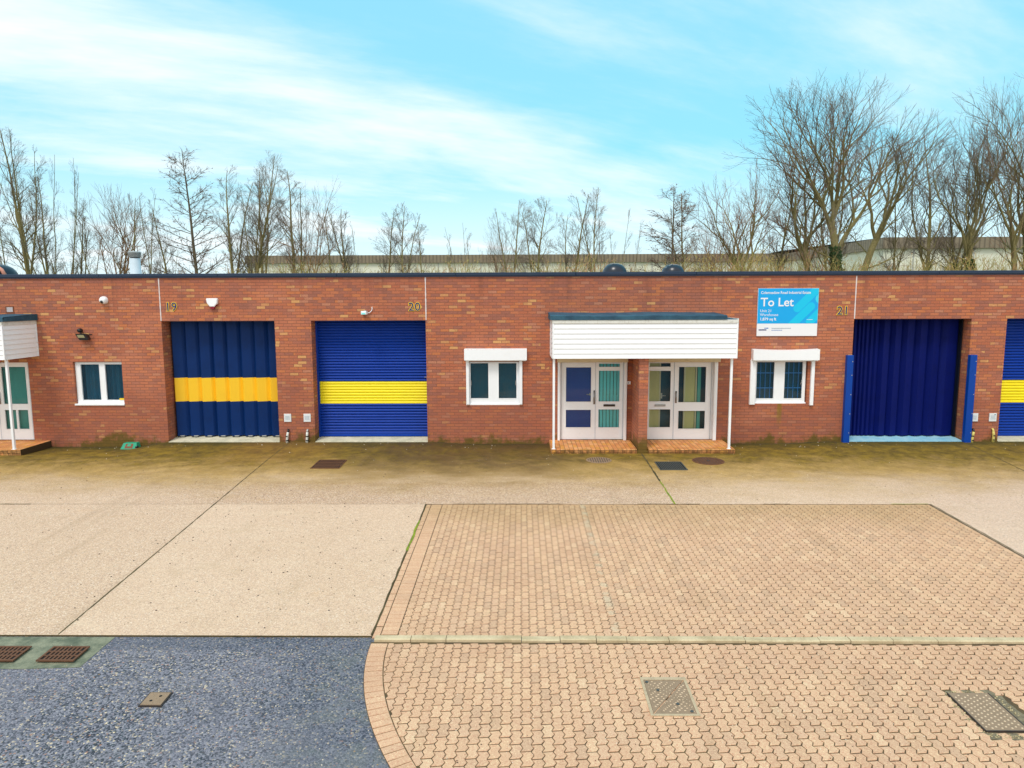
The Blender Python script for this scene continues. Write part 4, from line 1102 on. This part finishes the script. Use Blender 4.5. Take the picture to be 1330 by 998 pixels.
mb = MB(); mb.box(-3.885, -3.675, -11.45, -11.235, -.02, -.004); mb.drape().build('lid', M['iron'], t)
mb = MB()
for X, Y in ((-3.81,-11.38), (-3.75,-11.30)): mb.lathe((X,Y,-.0042), [(.016,0),(.016,.0012)], 10)
split(mb.drape(), 'key_hole', M['void'], t)
mb = MB()
for i in range(3):
    for j in range(3):
        if (i+j) % 2 == 0 or 1: mb.lathe((-3.85+i*.07,-11.42+j*.075,-.0042), [(.014,0),(.009,.003)], 8)
mb.drape().build('studs', M['iron'], t)

# loose grit, leaves and litter scattered on the yard
mb = MB(); rg = random.Random(21)
def bit(X, Y, r, m, z0):
    z = z0; n = len(mb.v); a = rg.random()*6.28; c, s = math.cos(a)*r, math.sin(a)*r
    mb.v += [(X+c,Y+s,z),(X-s*.7,Y+c*.7,z),(X-c,Y-s,z),(X+s*.8,Y-c*.8,z),(X,Y,z+r*.8)]
    mb.f += [(n,n+1,n+4),(n+1,n+2,n+4),(n+2,n+3,n+4),(n+3,n,n+4)]; mb.m += [m]*4
for k in range(420):
    X, Y = rg.uniform(-12, -1.95), -rg.uniform(.4, 9.9)
    if rg.random() < .5: X = rg.uniform(-6.2, -1.95); Y = -rg.uniform(5.2, 9.9)
    bit(X, Y, rg.uniform(.006, .017), 0 if rg.random() < .8 else 1, H(X, Y)+.001)
for k in range(260):
    X, Y = rg.uniform(-1.7, 14), -rg.uniform(.15, 5); bit(X, Y, rg.uniform(.005, .014), rg.choice((0,1,1,2)), H(X, Y)+.001)
for k in range(200):
    X, Y = rg.uniform(-12, 9), -abs(rg.gauss(0, .35))-.03; bit(X, Y, rg.uniform(.008, .02), rg.choice((0,1,2,2)), H(X, Y)+.001)
for k in range(500):
    X, Y = rg.uniform(-1, 8), -rg.uniform(10.25, 13); bit(X, Y, rg.uniform(.004, .011), rg.choice((0,1,1,2)), .03*Y-.003)
for k in range(900):
    X, Y = rg.uniform(-9, -1.2), -rg.uniform(10.1, 13.5)
    if X < xarc(Y): bit(X, Y, rg.uniform(.004, .012), rg.choice((0,1,1,3)), .03*Y-.021)
o = mb.build('loose_grit', [simple('dark_grit', (70,58,50), (96,80,66), 40), simple('pale_grit', (200,186,160), (226,214,196), 40), M['dead_leaf'], simple('amber_grit', (190,160,110), (150,120,90), 40)])
o['kind'] = 'stuff'
# ------------------------------------------------------------------ sheds beyond the trees
def shed(x0, x1, y0, y1, zt, zb, lab, name='far_shed'):
    t = thing(name, lab, 'warehouse', ((x0+x1)/2, y0, -1.25))
    mb = MB(); mb.box(x0, x1, y0, y1, -1.25, zb)
    mb.build('wall', M['shed_wall'], t)
    mb = MB(); mb.box(x0-.25, x1+.25, y0-.3, y1+.3, zb+.002, zt); mb.build('fascia', M['shed_band'], t)
    mb = MB(); n = 3; ym = (y0+y1)/2
    mb.v = [(x0-.2,y0-.2,zt+.001),(x1+.2,y0-.2,zt+.001),(x1+.2,ym,zt+.5),(x0-.2,ym,zt+.5),(x1+.2,y1+.2,zt+.001),(x0-.2,y1+.2,zt+.001)]
    mb.f = [(0,1,2,3),(3,2,4,5)]; mb.m = [0,0]; mb.build('roof', M['roofing'], t)
    mb = MB()
    for i in range(int((x1-x0)/6)):
        X = x0+3+i*6; mb.box(X-.05, X+.05, y0-.06, y0-.01, -1, zb)
    split(mb, 'downpipe', M['alu'], t)
shed(-38.6, 37, 82, 110, 9.75, 8.65, 'long low pale shed with brown ribbed fascia behind the middle trees')
shed(36.4, 84, 54, 110.6, 9.6, 8.5, 'nearer pale shed with brown ribbed fascia behind the tall right-hand trees')
shed(-96, -46, 150, 170, 9.4, 7.6, 'distant pale shed half hidden by trunks at the left')

# ------------------------------------------------------------------ trees
TREES = [
    (-30.46, 25.9, 15.15, 'upright', 2.99, 0.0, 'tall bare tree with mossy wavy leaders near the left edge'),
    (-28.06, 24.9, 12.46, 'multi', 3.11, 0.05, 'bushy multi-stemmed bare tree just right of the mossy leftmost trunks'),
    (-30.74, 23.9, 11.84, 'multi', 2.30, 0.0, 'bare twiggy tree cut by the left edge above the roof'),
    (-29.33, 28.9, 10.43, 'upright', 2.37, 0.1, 'thin low bare tree between the bushy stems and the leaning crown'),
    (-23.51, 22.9, 10.64, 'broad', 3.14, -0.05, 'low spreading bare tree left of the white roof flue'),
    (-20.92, 21.9, 10.38, 'multi', 2.72, 0.05, 'twiggy bare tree with brown clumps just right of the white roof flue'),
    (-19.38, 24.9, 12.72, 'larch', 4.90, 0.0, 'straight larch-like tree with drooping side twigs above the unit 19 number'),
    (-22.25, 27.9, 10.26, 'upright', 2.02, -0.1, 'thin bare tree tucked left of the straight larch-like tree'),
    (-16.89, 24.9, 12.92, 'upright', 3.58, 0.0, 'tall fan-shaped bare tree above the unit 19 folding door'),
    (-16.20, 26.9, 11.51, 'upright', 2.27, 0.12, 'bare tree leaning right beside the tall fan-shaped one'),
    (-14.45, 25.9, 11.70, 'upright', 2.02, 0.0, 'slim double-stemmed bare tree above the pillar between units 19 and 20'),
    (-14.16, 27.9, 10.99, 'upright', 1.31, 0.0, 'very thin sapling between two slim trees above unit 20'),
    (-12.44, 24.9, 10.98, 'broad', 2.92, 0.06, 'bare tree with long low right-hand boughs above unit 20 shutter'),
    (-11.48, 29.9, 9.77, 'upright', 1.79, 0.0, 'small bare tree in front of the brown shed wall, above the unit 20 shutter'),
    (-9.95, 27.9, 9.09, 'multi', 2.52, 0.0, 'low branching bare tree with forked stems above the small white camera'),
    (-8.97, 29.9, 9.76, 'upright', 2.00, 0.0, 'small bare tree above the 20 number'),
    (-7.45, 27.9, 10.19, 'upright', 2.72, 0.0, 'slim bare tree with low right-hand bough above the joint beside unit 20'),
    (-6.69, 31.9, 9.14, 'upright', 1.42, 0.0, 'smallest bare sapling right of the unit 20 joint'),
    (-0.69, 25.9, 9.89, 'upright', 2.41, -0.02, 'bare tree leaning slightly, left one of the middle group'),
    (-1.81, 27.9, 8.71, 'broad', 2.22, -0.3, 'low bare tree leaning left in front of the far shed'),
    (1.12, 25.9, 10.34, 'upright', 2.89, 0.02, 'rounded bare tree in the middle of the roofline group'),
    (2.31, 26.9, 10.71, 'upright', 1.97, 0.04, 'slim tall bare tree right of the rounded one in the middle group'),
    (4.83, 25.9, 10.87, 'upright', 2.41, 0.0, 'upright bare tree behind the left black roof dome'),
    (5.94, 27.9, 9.64, 'multi', 2.32, 0.03, 'low multi-stemmed bare tree between the two black roof domes'),
    (9.26, 24.9, 10.69, 'larch', 4.33, 0.0, 'conifer-shaped bare tree above the right black roof dome'),
    (12.11, 23.9, 8.55, 'broad', 4.42, -0.15, 'low orange-tinged bare tree with arching boughs right of the domes'),
    (12.79, 22.9, 11.62, 'willow', 5.30, -0.12, 'wide pollarded bare tree leaning left, above the canopy end'),
    (15.52, 25.9, 10.99, 'upright', 2.41, 0.0, 'slim bare tree between the pollarded tree and the leaning trunk'),
    (16.09, 24.9, 9.98, 'multi', 2.64, 0.0, 'orange-brown twiggy tree above the blue sign'),
    (16.66, 22.9, 14.02, 'willow', 5.03, -0.14, 'tall bare tree whose trunk leans left above the sign'),
    (18.30, 21.9, 15.66, 'big', 7.89, 0.0, 'biggest bare tree with thick ivy-footed trunk and wide crown above number 21'),
    (19.91, 22.9, 14.08, 'lean', 5.03, 0.32, 'bare tree leaning right beside the biggest tree'),
    (24.41, 24.9, 13.90, 'upright', 4.52, 0.04, 'forked bare tree above the middle of the unit 21 door'),
    (27.28, 25.9, 11.92, 'upright', 2.99, -0.02, 'thin bare tree with ivy between two taller right-hand trees'),
    (27.38, 23.9, 15.21, 'big', 5.52, 0.03, 'tall tree with ivy-covered foot above the right blue guard'),
    (27.95, 22.9, 14.65, 'willow', 4.72, -0.16, 'bare tree with brown trunk bending left near the right edge'),
    (30.42, 23.9, 16.53, 'big', 5.98, 0.0, 'tall bare tree reaching in from beyond the right edge'),
    (27.54, 27.9, 10.58, 'upright', 2.02, 0.0, 'faint thin bare tree behind the forked one near the right'),
    (-33.46, 28.9, 13.98, 'upright', 2.37, 0.0, 'grey bare tree filling the gap behind the leftmost mossy leaders'),
    (-26.78, 25.9, 9.09, 'multi', 2.51, 0.0, 'low thicket-like bare tree between the bushy stems and the low spreading crown'),
    (-25.82, 28.9, 10.91, 'upright', 2.37, 0.0, 'pale thin bare tree rising directly behind the white roof flue'),
    (-19.95, 28.9, 12.64, 'upright', 2.78, 0.0, 'bare tree filling the gap between the larch-like tree and the fan-shaped one'),
    (-11.74, 26.9, 9.70, 'upright', 1.68, 0.0, 'small bare tree between the long-boughed tree and the low forked one'),
    (11.49, 27.9, 10.66, 'upright', 2.22, 0.0, 'thin bare tree between the conifer-shaped tree and the pollarded tree'),
    (24.20, 27.9, 11.78, 'upright', 3.02, 0.05, 'thin bare tree behind the right-leaning one'),
    (19.58, 27.9, 12.42, 'upright', 2.52, 0.0, 'thin bare tree showing behind the foot of the biggest tree'),
    (-10.50, 27.9, 9.91, 'upright', 2.02, 0.0, 'bare tree between the small shed-front tree and the forked low one'),
    (-3.21, 27.9, 8.52, 'multi', 2.02, 0.0, 'low twiggy bare tree left of the one leaning left'),
    (3.56, 27.9, 9.46, 'upright', 1.71, 0.0, 'small bare tree left of the one behind the left roof dome'),
    (7.07, 26.9, 8.76, 'multi', 2.17, 0.0, 'low twiggy bare tree just left of the conifer-shaped one'),
    (-16.57, 28.9, 12.72, 'upright', 2.57, 0.0, 'thin grey bare tree behind the right-leaning one near the fan-shaped tree'),
    (-32.27, 29.9, 12.99, 'upright', 2.31, 0.0, 'distant grey bare tree behind the bushy stems at the left'),
]
class TM:
    def __init__(s): s.v = []; s.f = []
    def tube(s, pts, rads, k):
        v, f = s.v, s.f; prev = None; n0 = len(v)
        for i, (p, r) in enumerate(zip(pts, rads)):
            q = pts[i+1] if i+1 < len(pts) else p; o = pts[i-1] if i else p
            dx, dy, dz = q[0]-o[0], q[1]-o[1], q[2]-o[2]; l = math.sqrt(dx*dx+dy*dy+dz*dz) or 1; dx /= l; dy /= l; dz /= l
            if abs(dy) < .9: ux, uy, uz = -dz, 0, dx
            else: ux, uy, uz = 0, dz, -dy
            l = math.sqrt(ux*ux+uy*uy+uz*uz) or 1; ux /= l; uy /= l; uz /= l
            wx, wy, wz = dy*uz-dz*uy, dz*ux-dx*uz, dx*uy-dy*ux
            for j in range(k):
                a = 6.28318*j/k; c, d = math.cos(a)*r, math.sin(a)*r
                v.append((p[0]+ux*c+wx*d, p[1]+uy*c+wy*d, p[2]+uz*c+wz*d))
            if i:
                b = n0+i*k
                for j in range(k):
                    j2 = (j+1) % k; f.append((b-k+j, b-k+j2, b+j2, b+j))
def grow(rn, p, d, L, r0, r1, n, wander, trop):
    pts = [p]; x, y, z = p; dx, dy, dz = d; st = L/n
    for i in range(n):
        dx += rn.gauss(0, wander); dy += rn.gauss(0, wander); dz += rn.gauss(0, wander)*.7+trop
        l = math.sqrt(dx*dx+dy*dy+dz*dz) or 1; dx /= l; dy /= l; dz /= l
        x += dx*st; y += dy*st; z += dz*st; pts.append((x, y, z))
    return pts, [r0+(r1-r0)*i/n for i in range(n+1)]
def side(rn, d, ang):
    dx, dy, dz = d; a = rn.uniform(0, 6.283)
    v = Vector(d); u = v.cross(Vector((.3,.9,.2))); u.normalize(); w = v.cross(u)
    q = v*math.cos(ang)+(u*math.cos(a)+w*math.sin(a))*math.sin(ang); return (q.x, q.y, q.z)
def at(pts, rads, t):
    k = t*(len(pts)-1); i = min(int(k), len(pts)-2); f = k-i; a, b = pts[i], pts[i+1]
    d = Vector(b)-Vector(a); d.normalize()
    return (a[0]+(b[0]-a[0])*f, a[1]+(b[1]-a[1])*f, a[2]+(b[2]-a[2])*f), (d.x, d.y, d.z), rads[i]+(rads[i+1]-rads[i])*f
BARK = {'willow': 'bark', 'big': 'bark', 'lean': 'bark', 'larch': 'bark_dark', 'broad': 'bark_orange', 'multi': 'bark', 'upright': 'bark'}
def tree(x, y, Ht, kind, W, lean, label, seed):
    rn = random.Random(seed*17+3); base = -1.25; Ht += .95
    t = thing('bare_tree', label, 'tree', (x, y, base), 'bare winter trees behind the units')
    tr, cr, leaf = TM(), TM(), TM()
    tr0 = .0105*Ht+.03
    vis = 5.6                               # height up to which the roof hides the stem
    def fork(p, d, L, r, lev, ang=.5, trop=.03, thick=.02):
        pts, rads = grow(rn, p, d, L, r, max(r*.72, .0038), 4 if L > .5 else 3, .075, trop)
        (tr if r > thick else cr).tube(pts, rads, 6 if r > .05 else (4 if r > thick else 3))
        if lev <= 0: return
        q, dd, rr_ = at(pts, rads, 1.0)
        fork(q, side(rn, dd, rn.uniform(.08, .28)), L*rn.uniform(.76, .92), r*.72, lev-1, ang, trop, thick)
        fork(q, side(rn, dd, rn.uniform(.8, 1.25)*ang), L*rn.uniform(.62, .86), r*.58, lev-1, ang, trop, thick)
        k = rn.random()
        if k < .62:
            q, dd, rr_ = at(pts, rads, rn.uniform(.35, .8))
            fork(q, side(rn, dd, rn.uniform(.9, 1.4)*ang), L*rn.uniform(.5, .72), r*.45, max(0, lev-2), ang, trop, thick)
    def leader(p, d, L, r, lo, n, ang, reach, lev, wander=.035, trop=.03):
        s = grow(rn, p, d, L, r, .012, 18, wander, trop); tr.tube(*s, 7)
        for i in range(n):
            tt = lo+(.98-lo)*(i+rn.random()*.9)/n
            q, dd, rr_ = at(*s, tt); k = (tt-lo)/(1-lo)
            f = (.75+.5*k-.95*k*k) if lo < .6 else 1
            fork(q, side(rn, dd, ang*rn.uniform(.75, 1.25)), reach*max(.25, f)*rn.uniform(.75, 1.1), min(rr_*.55, .045), lev if f > .5 else lev-1, .5, trop*1.2, .018)
        return s
    d0 = Vector((lean, rn.uniform(-.04, .04), 1)).normalized()
    p0 = (x-lean*vis, y, base)
    if kind == 'upright':
        s = leader(p0, tuple(d0), Ht*.94, tr0*.8, .40, 15 if W < 2.6 else 18, .62, W*.19+.12, 6)
        if W > 2.2:
            q, d, r = at(*s, .42); leader(q, side(rn, d, .28), Ht*.5, r*.7, .15, 9, .6, W*.16+.1, 5)
        stems = [s]
    elif kind == 'multi':
        stems = []
        for k in range(rn.randint(4, 6)):
            a = (k-2.2)*.06*W+lean; pp = (x+(k-2.2)*W*.10, y+rn.uniform(-.6,.6), base)
            stems.append(leader(pp, tuple(Vector((a, rn.uniform(-.12,.12), 1)).normalized()), Ht*rn.uniform(.62,.97), tr0*.5, .38, 8, .55, W*.15+.12, 5, .05))
    elif kind == 'larch':
        s = grow(rn, p0, tuple(d0), Ht*.98, tr0*.8, .012, 20, .012, .01); tr.tube(*s, 7); stems = [s]
        for i in range(54):
            tt = .34+.64*(i+rn.random())/54; q, d, r = at(*s, tt); k = (tt-.34)/.66
            L = W*.56*(1-k)**.75*rn.uniform(.7, 1.1)+.25
            b = grow(rn, q, side(rn, d, rn.uniform(.95, 1.25)), L, min(r*.4, .03), .007, 8, .06, .035); tr.tube(*b, 4)
            for j in range(int(5+L*7)):
                q2, d2, r2 = at(*b, .12+.86*rn.random())
                c = grow(rn, q2, side(rn, d2, rn.uniform(.5, .9)), rn.uniform(.2, .6), .0075, .004, 3, .10, -.03); cr.tube(*c, 3)
                for _ in range(2):
                    q3, d3, r3 = at(*c, rn.random()); e = grow(rn, q3, side(rn, d3, .7), rn.uniform(.12, .28), .0055, .0035, 2, .1, 0); cr.tube(*e, 3)
                    if rn.random() < .6:
                        X, Y, Z = q3; m = rn.uniform(.015, .04); n = len(leaf.v)
                        leaf.v += [(X-m,Y,Z),(X,Y-m,Z-m*.6),(X+m,Y,Z),(X,Y+m*.4,Z+m)]; leaf.f.append((n,n+1,n+2,n+3))
    else:
        th, k, sp, lev, ang = dict(broad=(.50, 5, .85, 7, .62), willow=(.56, 5, .62, 7, .52), big=(.55, 6, .60, 8, .52), lean=(.62, 4, .5, 7, .45))[kind]
        s = grow(rn, p0, tuple(d0), Ht*th, tr0*(1.45 if kind == 'big' else 1.1), tr0*.8, 12, .045, .02); stems = [s]
        tr.tube(*s, 8)
        Lr = Ht*(1-th)/4.3
        for i in range(k):
            q, d, r = at(*s, 1.0 if i < 2 else rn.uniform(.78, .98))
            a = 6.283*i/k+rn.uniform(-.5, .5); e = sp*rn.uniform(.45, 1.1)
            dd = tuple(Vector((math.cos(a)*e+lean*.7, math.sin(a)*e*.8, 1)).normalized())
            fork(q, dd, Lr*rn.uniform(.9, 1.12), r*.62, lev, ang, .03)
        for i in range(5 if kind in ('big', 'broad') else 3):          # lower boughs
            q, d, r = at(*s, rn.uniform(.62, .9))
            fork(q, side(rn, d, rn.uniform(.8, 1.2)), Lr*rn.uniform(.55, .8), r*.3, lev-2, .5, .05)
    # fit the crown to the height and spread that this tree has
    allv = cr.v; zt = sorted(v[2] for v in allv)[int(len(allv)*.998)]; sz = Ht/(zt-base)
    xs_ = sorted(v[0] for v in allv if v[2] > vis-1); cx = sum(xs_)/len(xs_); w0 = xs_[int(len(xs_)*.985)]-xs_[int(len(xs_)*.015)]
    sx = max(.55, min(1.7, W/w0))
    for tm in (tr, cr, leaf): tm.v = [(x+(a-x)*sx, b, base+(c-base)*sz) for a, b, c in tm.v]
    def mk(tm, name, mat):
        me = bpy.data.meshes.new(name); me.from_pydata([(a-x, b-y, c-base) for a, b, c in tm.v], [], tm.f); me.materials.append(mat)
        o = bpy.data.objects.new(name, me); COL.objects.link(o); o.parent = t; return o
    mk(tr, 'trunk', M[BARK[kind]])
    mk(cr, 'crown', M['twig_red'] if kind in ('willow', 'broad') or 'orange' in label else M['twig'])
    if leaf.v: mk(leaf, 'dead_leaves', M['dead_leaf'])
    if 'ivy' in label:
        iv = TM()
        for k in range(2600):
            tt = rn.random()**1.3*(.55 if kind == 'upright' else .85)
            q, d, r = at(*stems[0], tt); a = rn.uniform(0, 6.283); rr_ = r+abs(rn.gauss(0, .09))*(1-tt*.6)+.02
            X, Y, Z = x+(q[0]-x)*sx+math.cos(a)*rr_, q[1]+math.sin(a)*rr_, base+(q[2]-base)*sz; s = rn.uniform(.04,.08); n = len(iv.v)
            e = [rn.uniform(-1,1) for _ in range(6)]
            iv.v += [(X-s,Y+s*e[0],Z+s*e[1]),(X,Y+s*e[2],Z-s),(X+s,Y+s*e[3],Z+s*e[4]),(X,Y,Z+s)]; iv.f.append((n,n+1,n+2,n+3))
        mk(iv, 'ivy', M['ivy'])
for i, a in enumerate(TREES): tree(*a, i+1)

# undergrowth along the tree belt: nobody could count its stems
mb = TM(); ru = random.Random(9); lf = 0
for k in range(3600):
    X = ru.uniform(-34, 34); Y = ru.uniform(18.5, 24)
    hi = 5.55+noise.noise(Vector((X*.22, Y*.1, 3)))*1.3+ (.4 if X > 8 else 0)
    if X < -16: hi -= .5
    hi *= ru.uniform(.8, 1.04); Z0 = 2.6
    pts, rads = grow(ru, (X, Y, Z0), (ru.gauss(0,.25), ru.gauss(0,.2), 1), hi-Z0, .016, .006, 4, .12, .02); mb.tube(pts, rads, 3)
    for j in range(4):
        q, d, r = at(pts, rads, ru.uniform(.3, .95)); b = grow(ru, q, side(ru, d, ru.uniform(.4,.9)), ru.uniform(.3,.8), .008, .004, 2, .12, .02); mb.tube(*b, 3)
        for _ in range(2):
            X2, Y2, Z2 = at(*b, ru.random())[0]; s = ru.uniform(.015,.04); n = len(mb.v)
            mb.v += [(X2-s,Y2,Z2),(X2,Y2-s,Z2-s*.5),(X2+s,Y2,Z2),(X2,Y2+s*.4,Z2+s)]; mb.f.append((n,n+1,n+2,n+3))
me = bpy.data.meshes.new('undergrowth'); me.from_pydata(mb.v, [], mb.f); me.materials.append(M['under'])
o = bpy.data.objects.new('undergrowth', me); COL.objects.link(o); o['kind'] = 'stuff'

# ------------------------------------------------------------------ sky, sun, camera
W = bpy.data.worlds.new('World'); S.world = W; W.use_nodes = True
nt = W.node_tree; N = nt.nodes; LK = nt.links; N.clear()
SUN_EL, SUN_AZ = math.radians(59), math.radians(206)      # azimuth clockwise from +y: behind the camera, a little to the left
out = N.new('ShaderNodeOutputWorld'); bg = N.new('ShaderNodeBackground'); LK.new(bg.outputs[0], out.inputs[0])
sky = N.new('ShaderNodeTexSky'); sky.sky_type = 'NISHITA'; sky.sun_disc = False; sky.sun_elevation = SUN_EL; sky.sun_rotation = SUN_AZ
sky.air_density = 1.0; sky.dust_density = .6; sky.ozone_density = 1.0
class WT(NT):
    def __init__(s): s.t = nt; s.n = N; s.l = LK
w = WT()
tc = N.new('ShaderNodeTexCoord').outputs['Generated']
x, y, z = w.sep(tc)
den = w.math('ADD', w.math('MAXIMUM', z, 0), .22)
u, v = w.math('DIVIDE', x, den), w.math('DIVIDE', y, den)
# rotate so that the wisps fall from upper left to lower right
a = math.radians(-24)
ur = w.math('SUBTRACT', w.math('MULTIPLY', u, math.cos(a)), w.math('MULTIPLY', v, math.sin(a)))
vr = w.math('ADD', w.math('MULTIPLY', u, math.sin(a)), w.math('MULTIPLY', v, math.cos(a)))
P1 = w.comb(w.math('MULTIPLY', ur, .42), w.math('MULTIPLY', vr, 1.0), 1.7)
warp = w.noise(P1, 1.1, 3, .5)
P2 = w.comb(w.math('ADD', w.math('MULTIPLY', ur, .45), w.math('MULTIPLY', warp, .8)), w.math('ADD', w.math('MULTIPLY', vr, 1.25), w.math('MULTIPLY', warp, 1.1)), 4.3)
n1 = w.noise(P2, 1.35, 9, .56)
n2 = w.noise(w.comb(w.math('MULTIPLY', ur, 1.2), w.math('MULTIPLY', vr, 3.2), 9), 1.6, 7, .6)
cl = w.math('ADD', w.math('MULTIPLY', n1, .70), w.math('MULTIPLY', n2, .30))
bias = w.math('ADD', w.math('MULTIPLY', x, -.12), w.math('MULTIPLY', z, -.10))
cl = w.math('ADD', cl, bias)
f = w.math('MAXIMUM', w.math('ADD', .2, w.math('MULTIPLY', w.step(cl, .34, .74), .88)), w.math('MULTIPLY', w.step(z, .30, -.02), .85))
tint = w.mix(1, sky.outputs[0], (.72, 1.2, 1.05, 1), 'MULTIPLY')
cloud = w.mix(w.step(y, .15, -.2), w.mix(w.step(z, .0, .5), (7.6, 8.3, 8.5, 1), (8.2, 8.5, 8.6, 1)), (8.5, 8.5, 8.4, 1))
f = w.math('MAXIMUM', f, w.math('MULTIPLY', w.step(y, .2, -.25), .9))  # added cloud cover behind the camera, out of view, to neutralise the light
base = w.mix(.66, tint, (.9, 6.4, 8.9, 1))
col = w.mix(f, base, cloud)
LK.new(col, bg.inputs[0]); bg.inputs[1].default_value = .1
sl = bpy.data.lights.new('sun', 'SUN'); sl.energy = 1.5; sl.angle = math.radians(16); sl.color = (1, .94, .87)
so = bpy.data.objects.new('sun', sl); COL.objects.link(so); so.location = (-10, -20, 30)
sv = Vector((math.sin(SUN_AZ)*math.cos(SUN_EL), math.cos(SUN_AZ)*math.cos(SUN_EL), math.sin(SUN_EL)))
so.rotation_euler = sv.to_track_quat('Z', 'Y').to_euler()

cam = bpy.data.cameras.new('camera'); co = bpy.data.objects.new('camera', cam); COL.objects.link(co)
th, ps, ro = 0.122091910, -0.0129169752, -0.00354079185
F = Vector((math.sin(ps)*math.cos(th), math.cos(ps)*math.cos(th), -math.sin(th))); R = F.cross(Vector((0,0,1))); R.normalize(); U = R.cross(F)
R2 = R*math.cos(ro)+U*math.sin(ro); U2 = -R*math.sin(ro)+U*math.cos(ro)
co.matrix_world = Matrix(((R2.x,U2.x,-F.x,0), (R2.y,U2.y,-F.y,-18.109018), (R2.z,U2.z,-F.z,3.75110567), (0,0,0,1)))
cam.sensor_width = 36; cam.lens = 913.168/1330*36; cam.clip_start = .1; cam.clip_end = 4000
S.camera = co
S.view_settings.view_transform = 'Standard'; S.view_settings.look = 'None'; S.view_settings.exposure = .42; S.view_settings.gamma = 1
S.view_settings.use_curve_mapping = False
S.render.resolution_x, S.render.resolution_y = 1024, 768
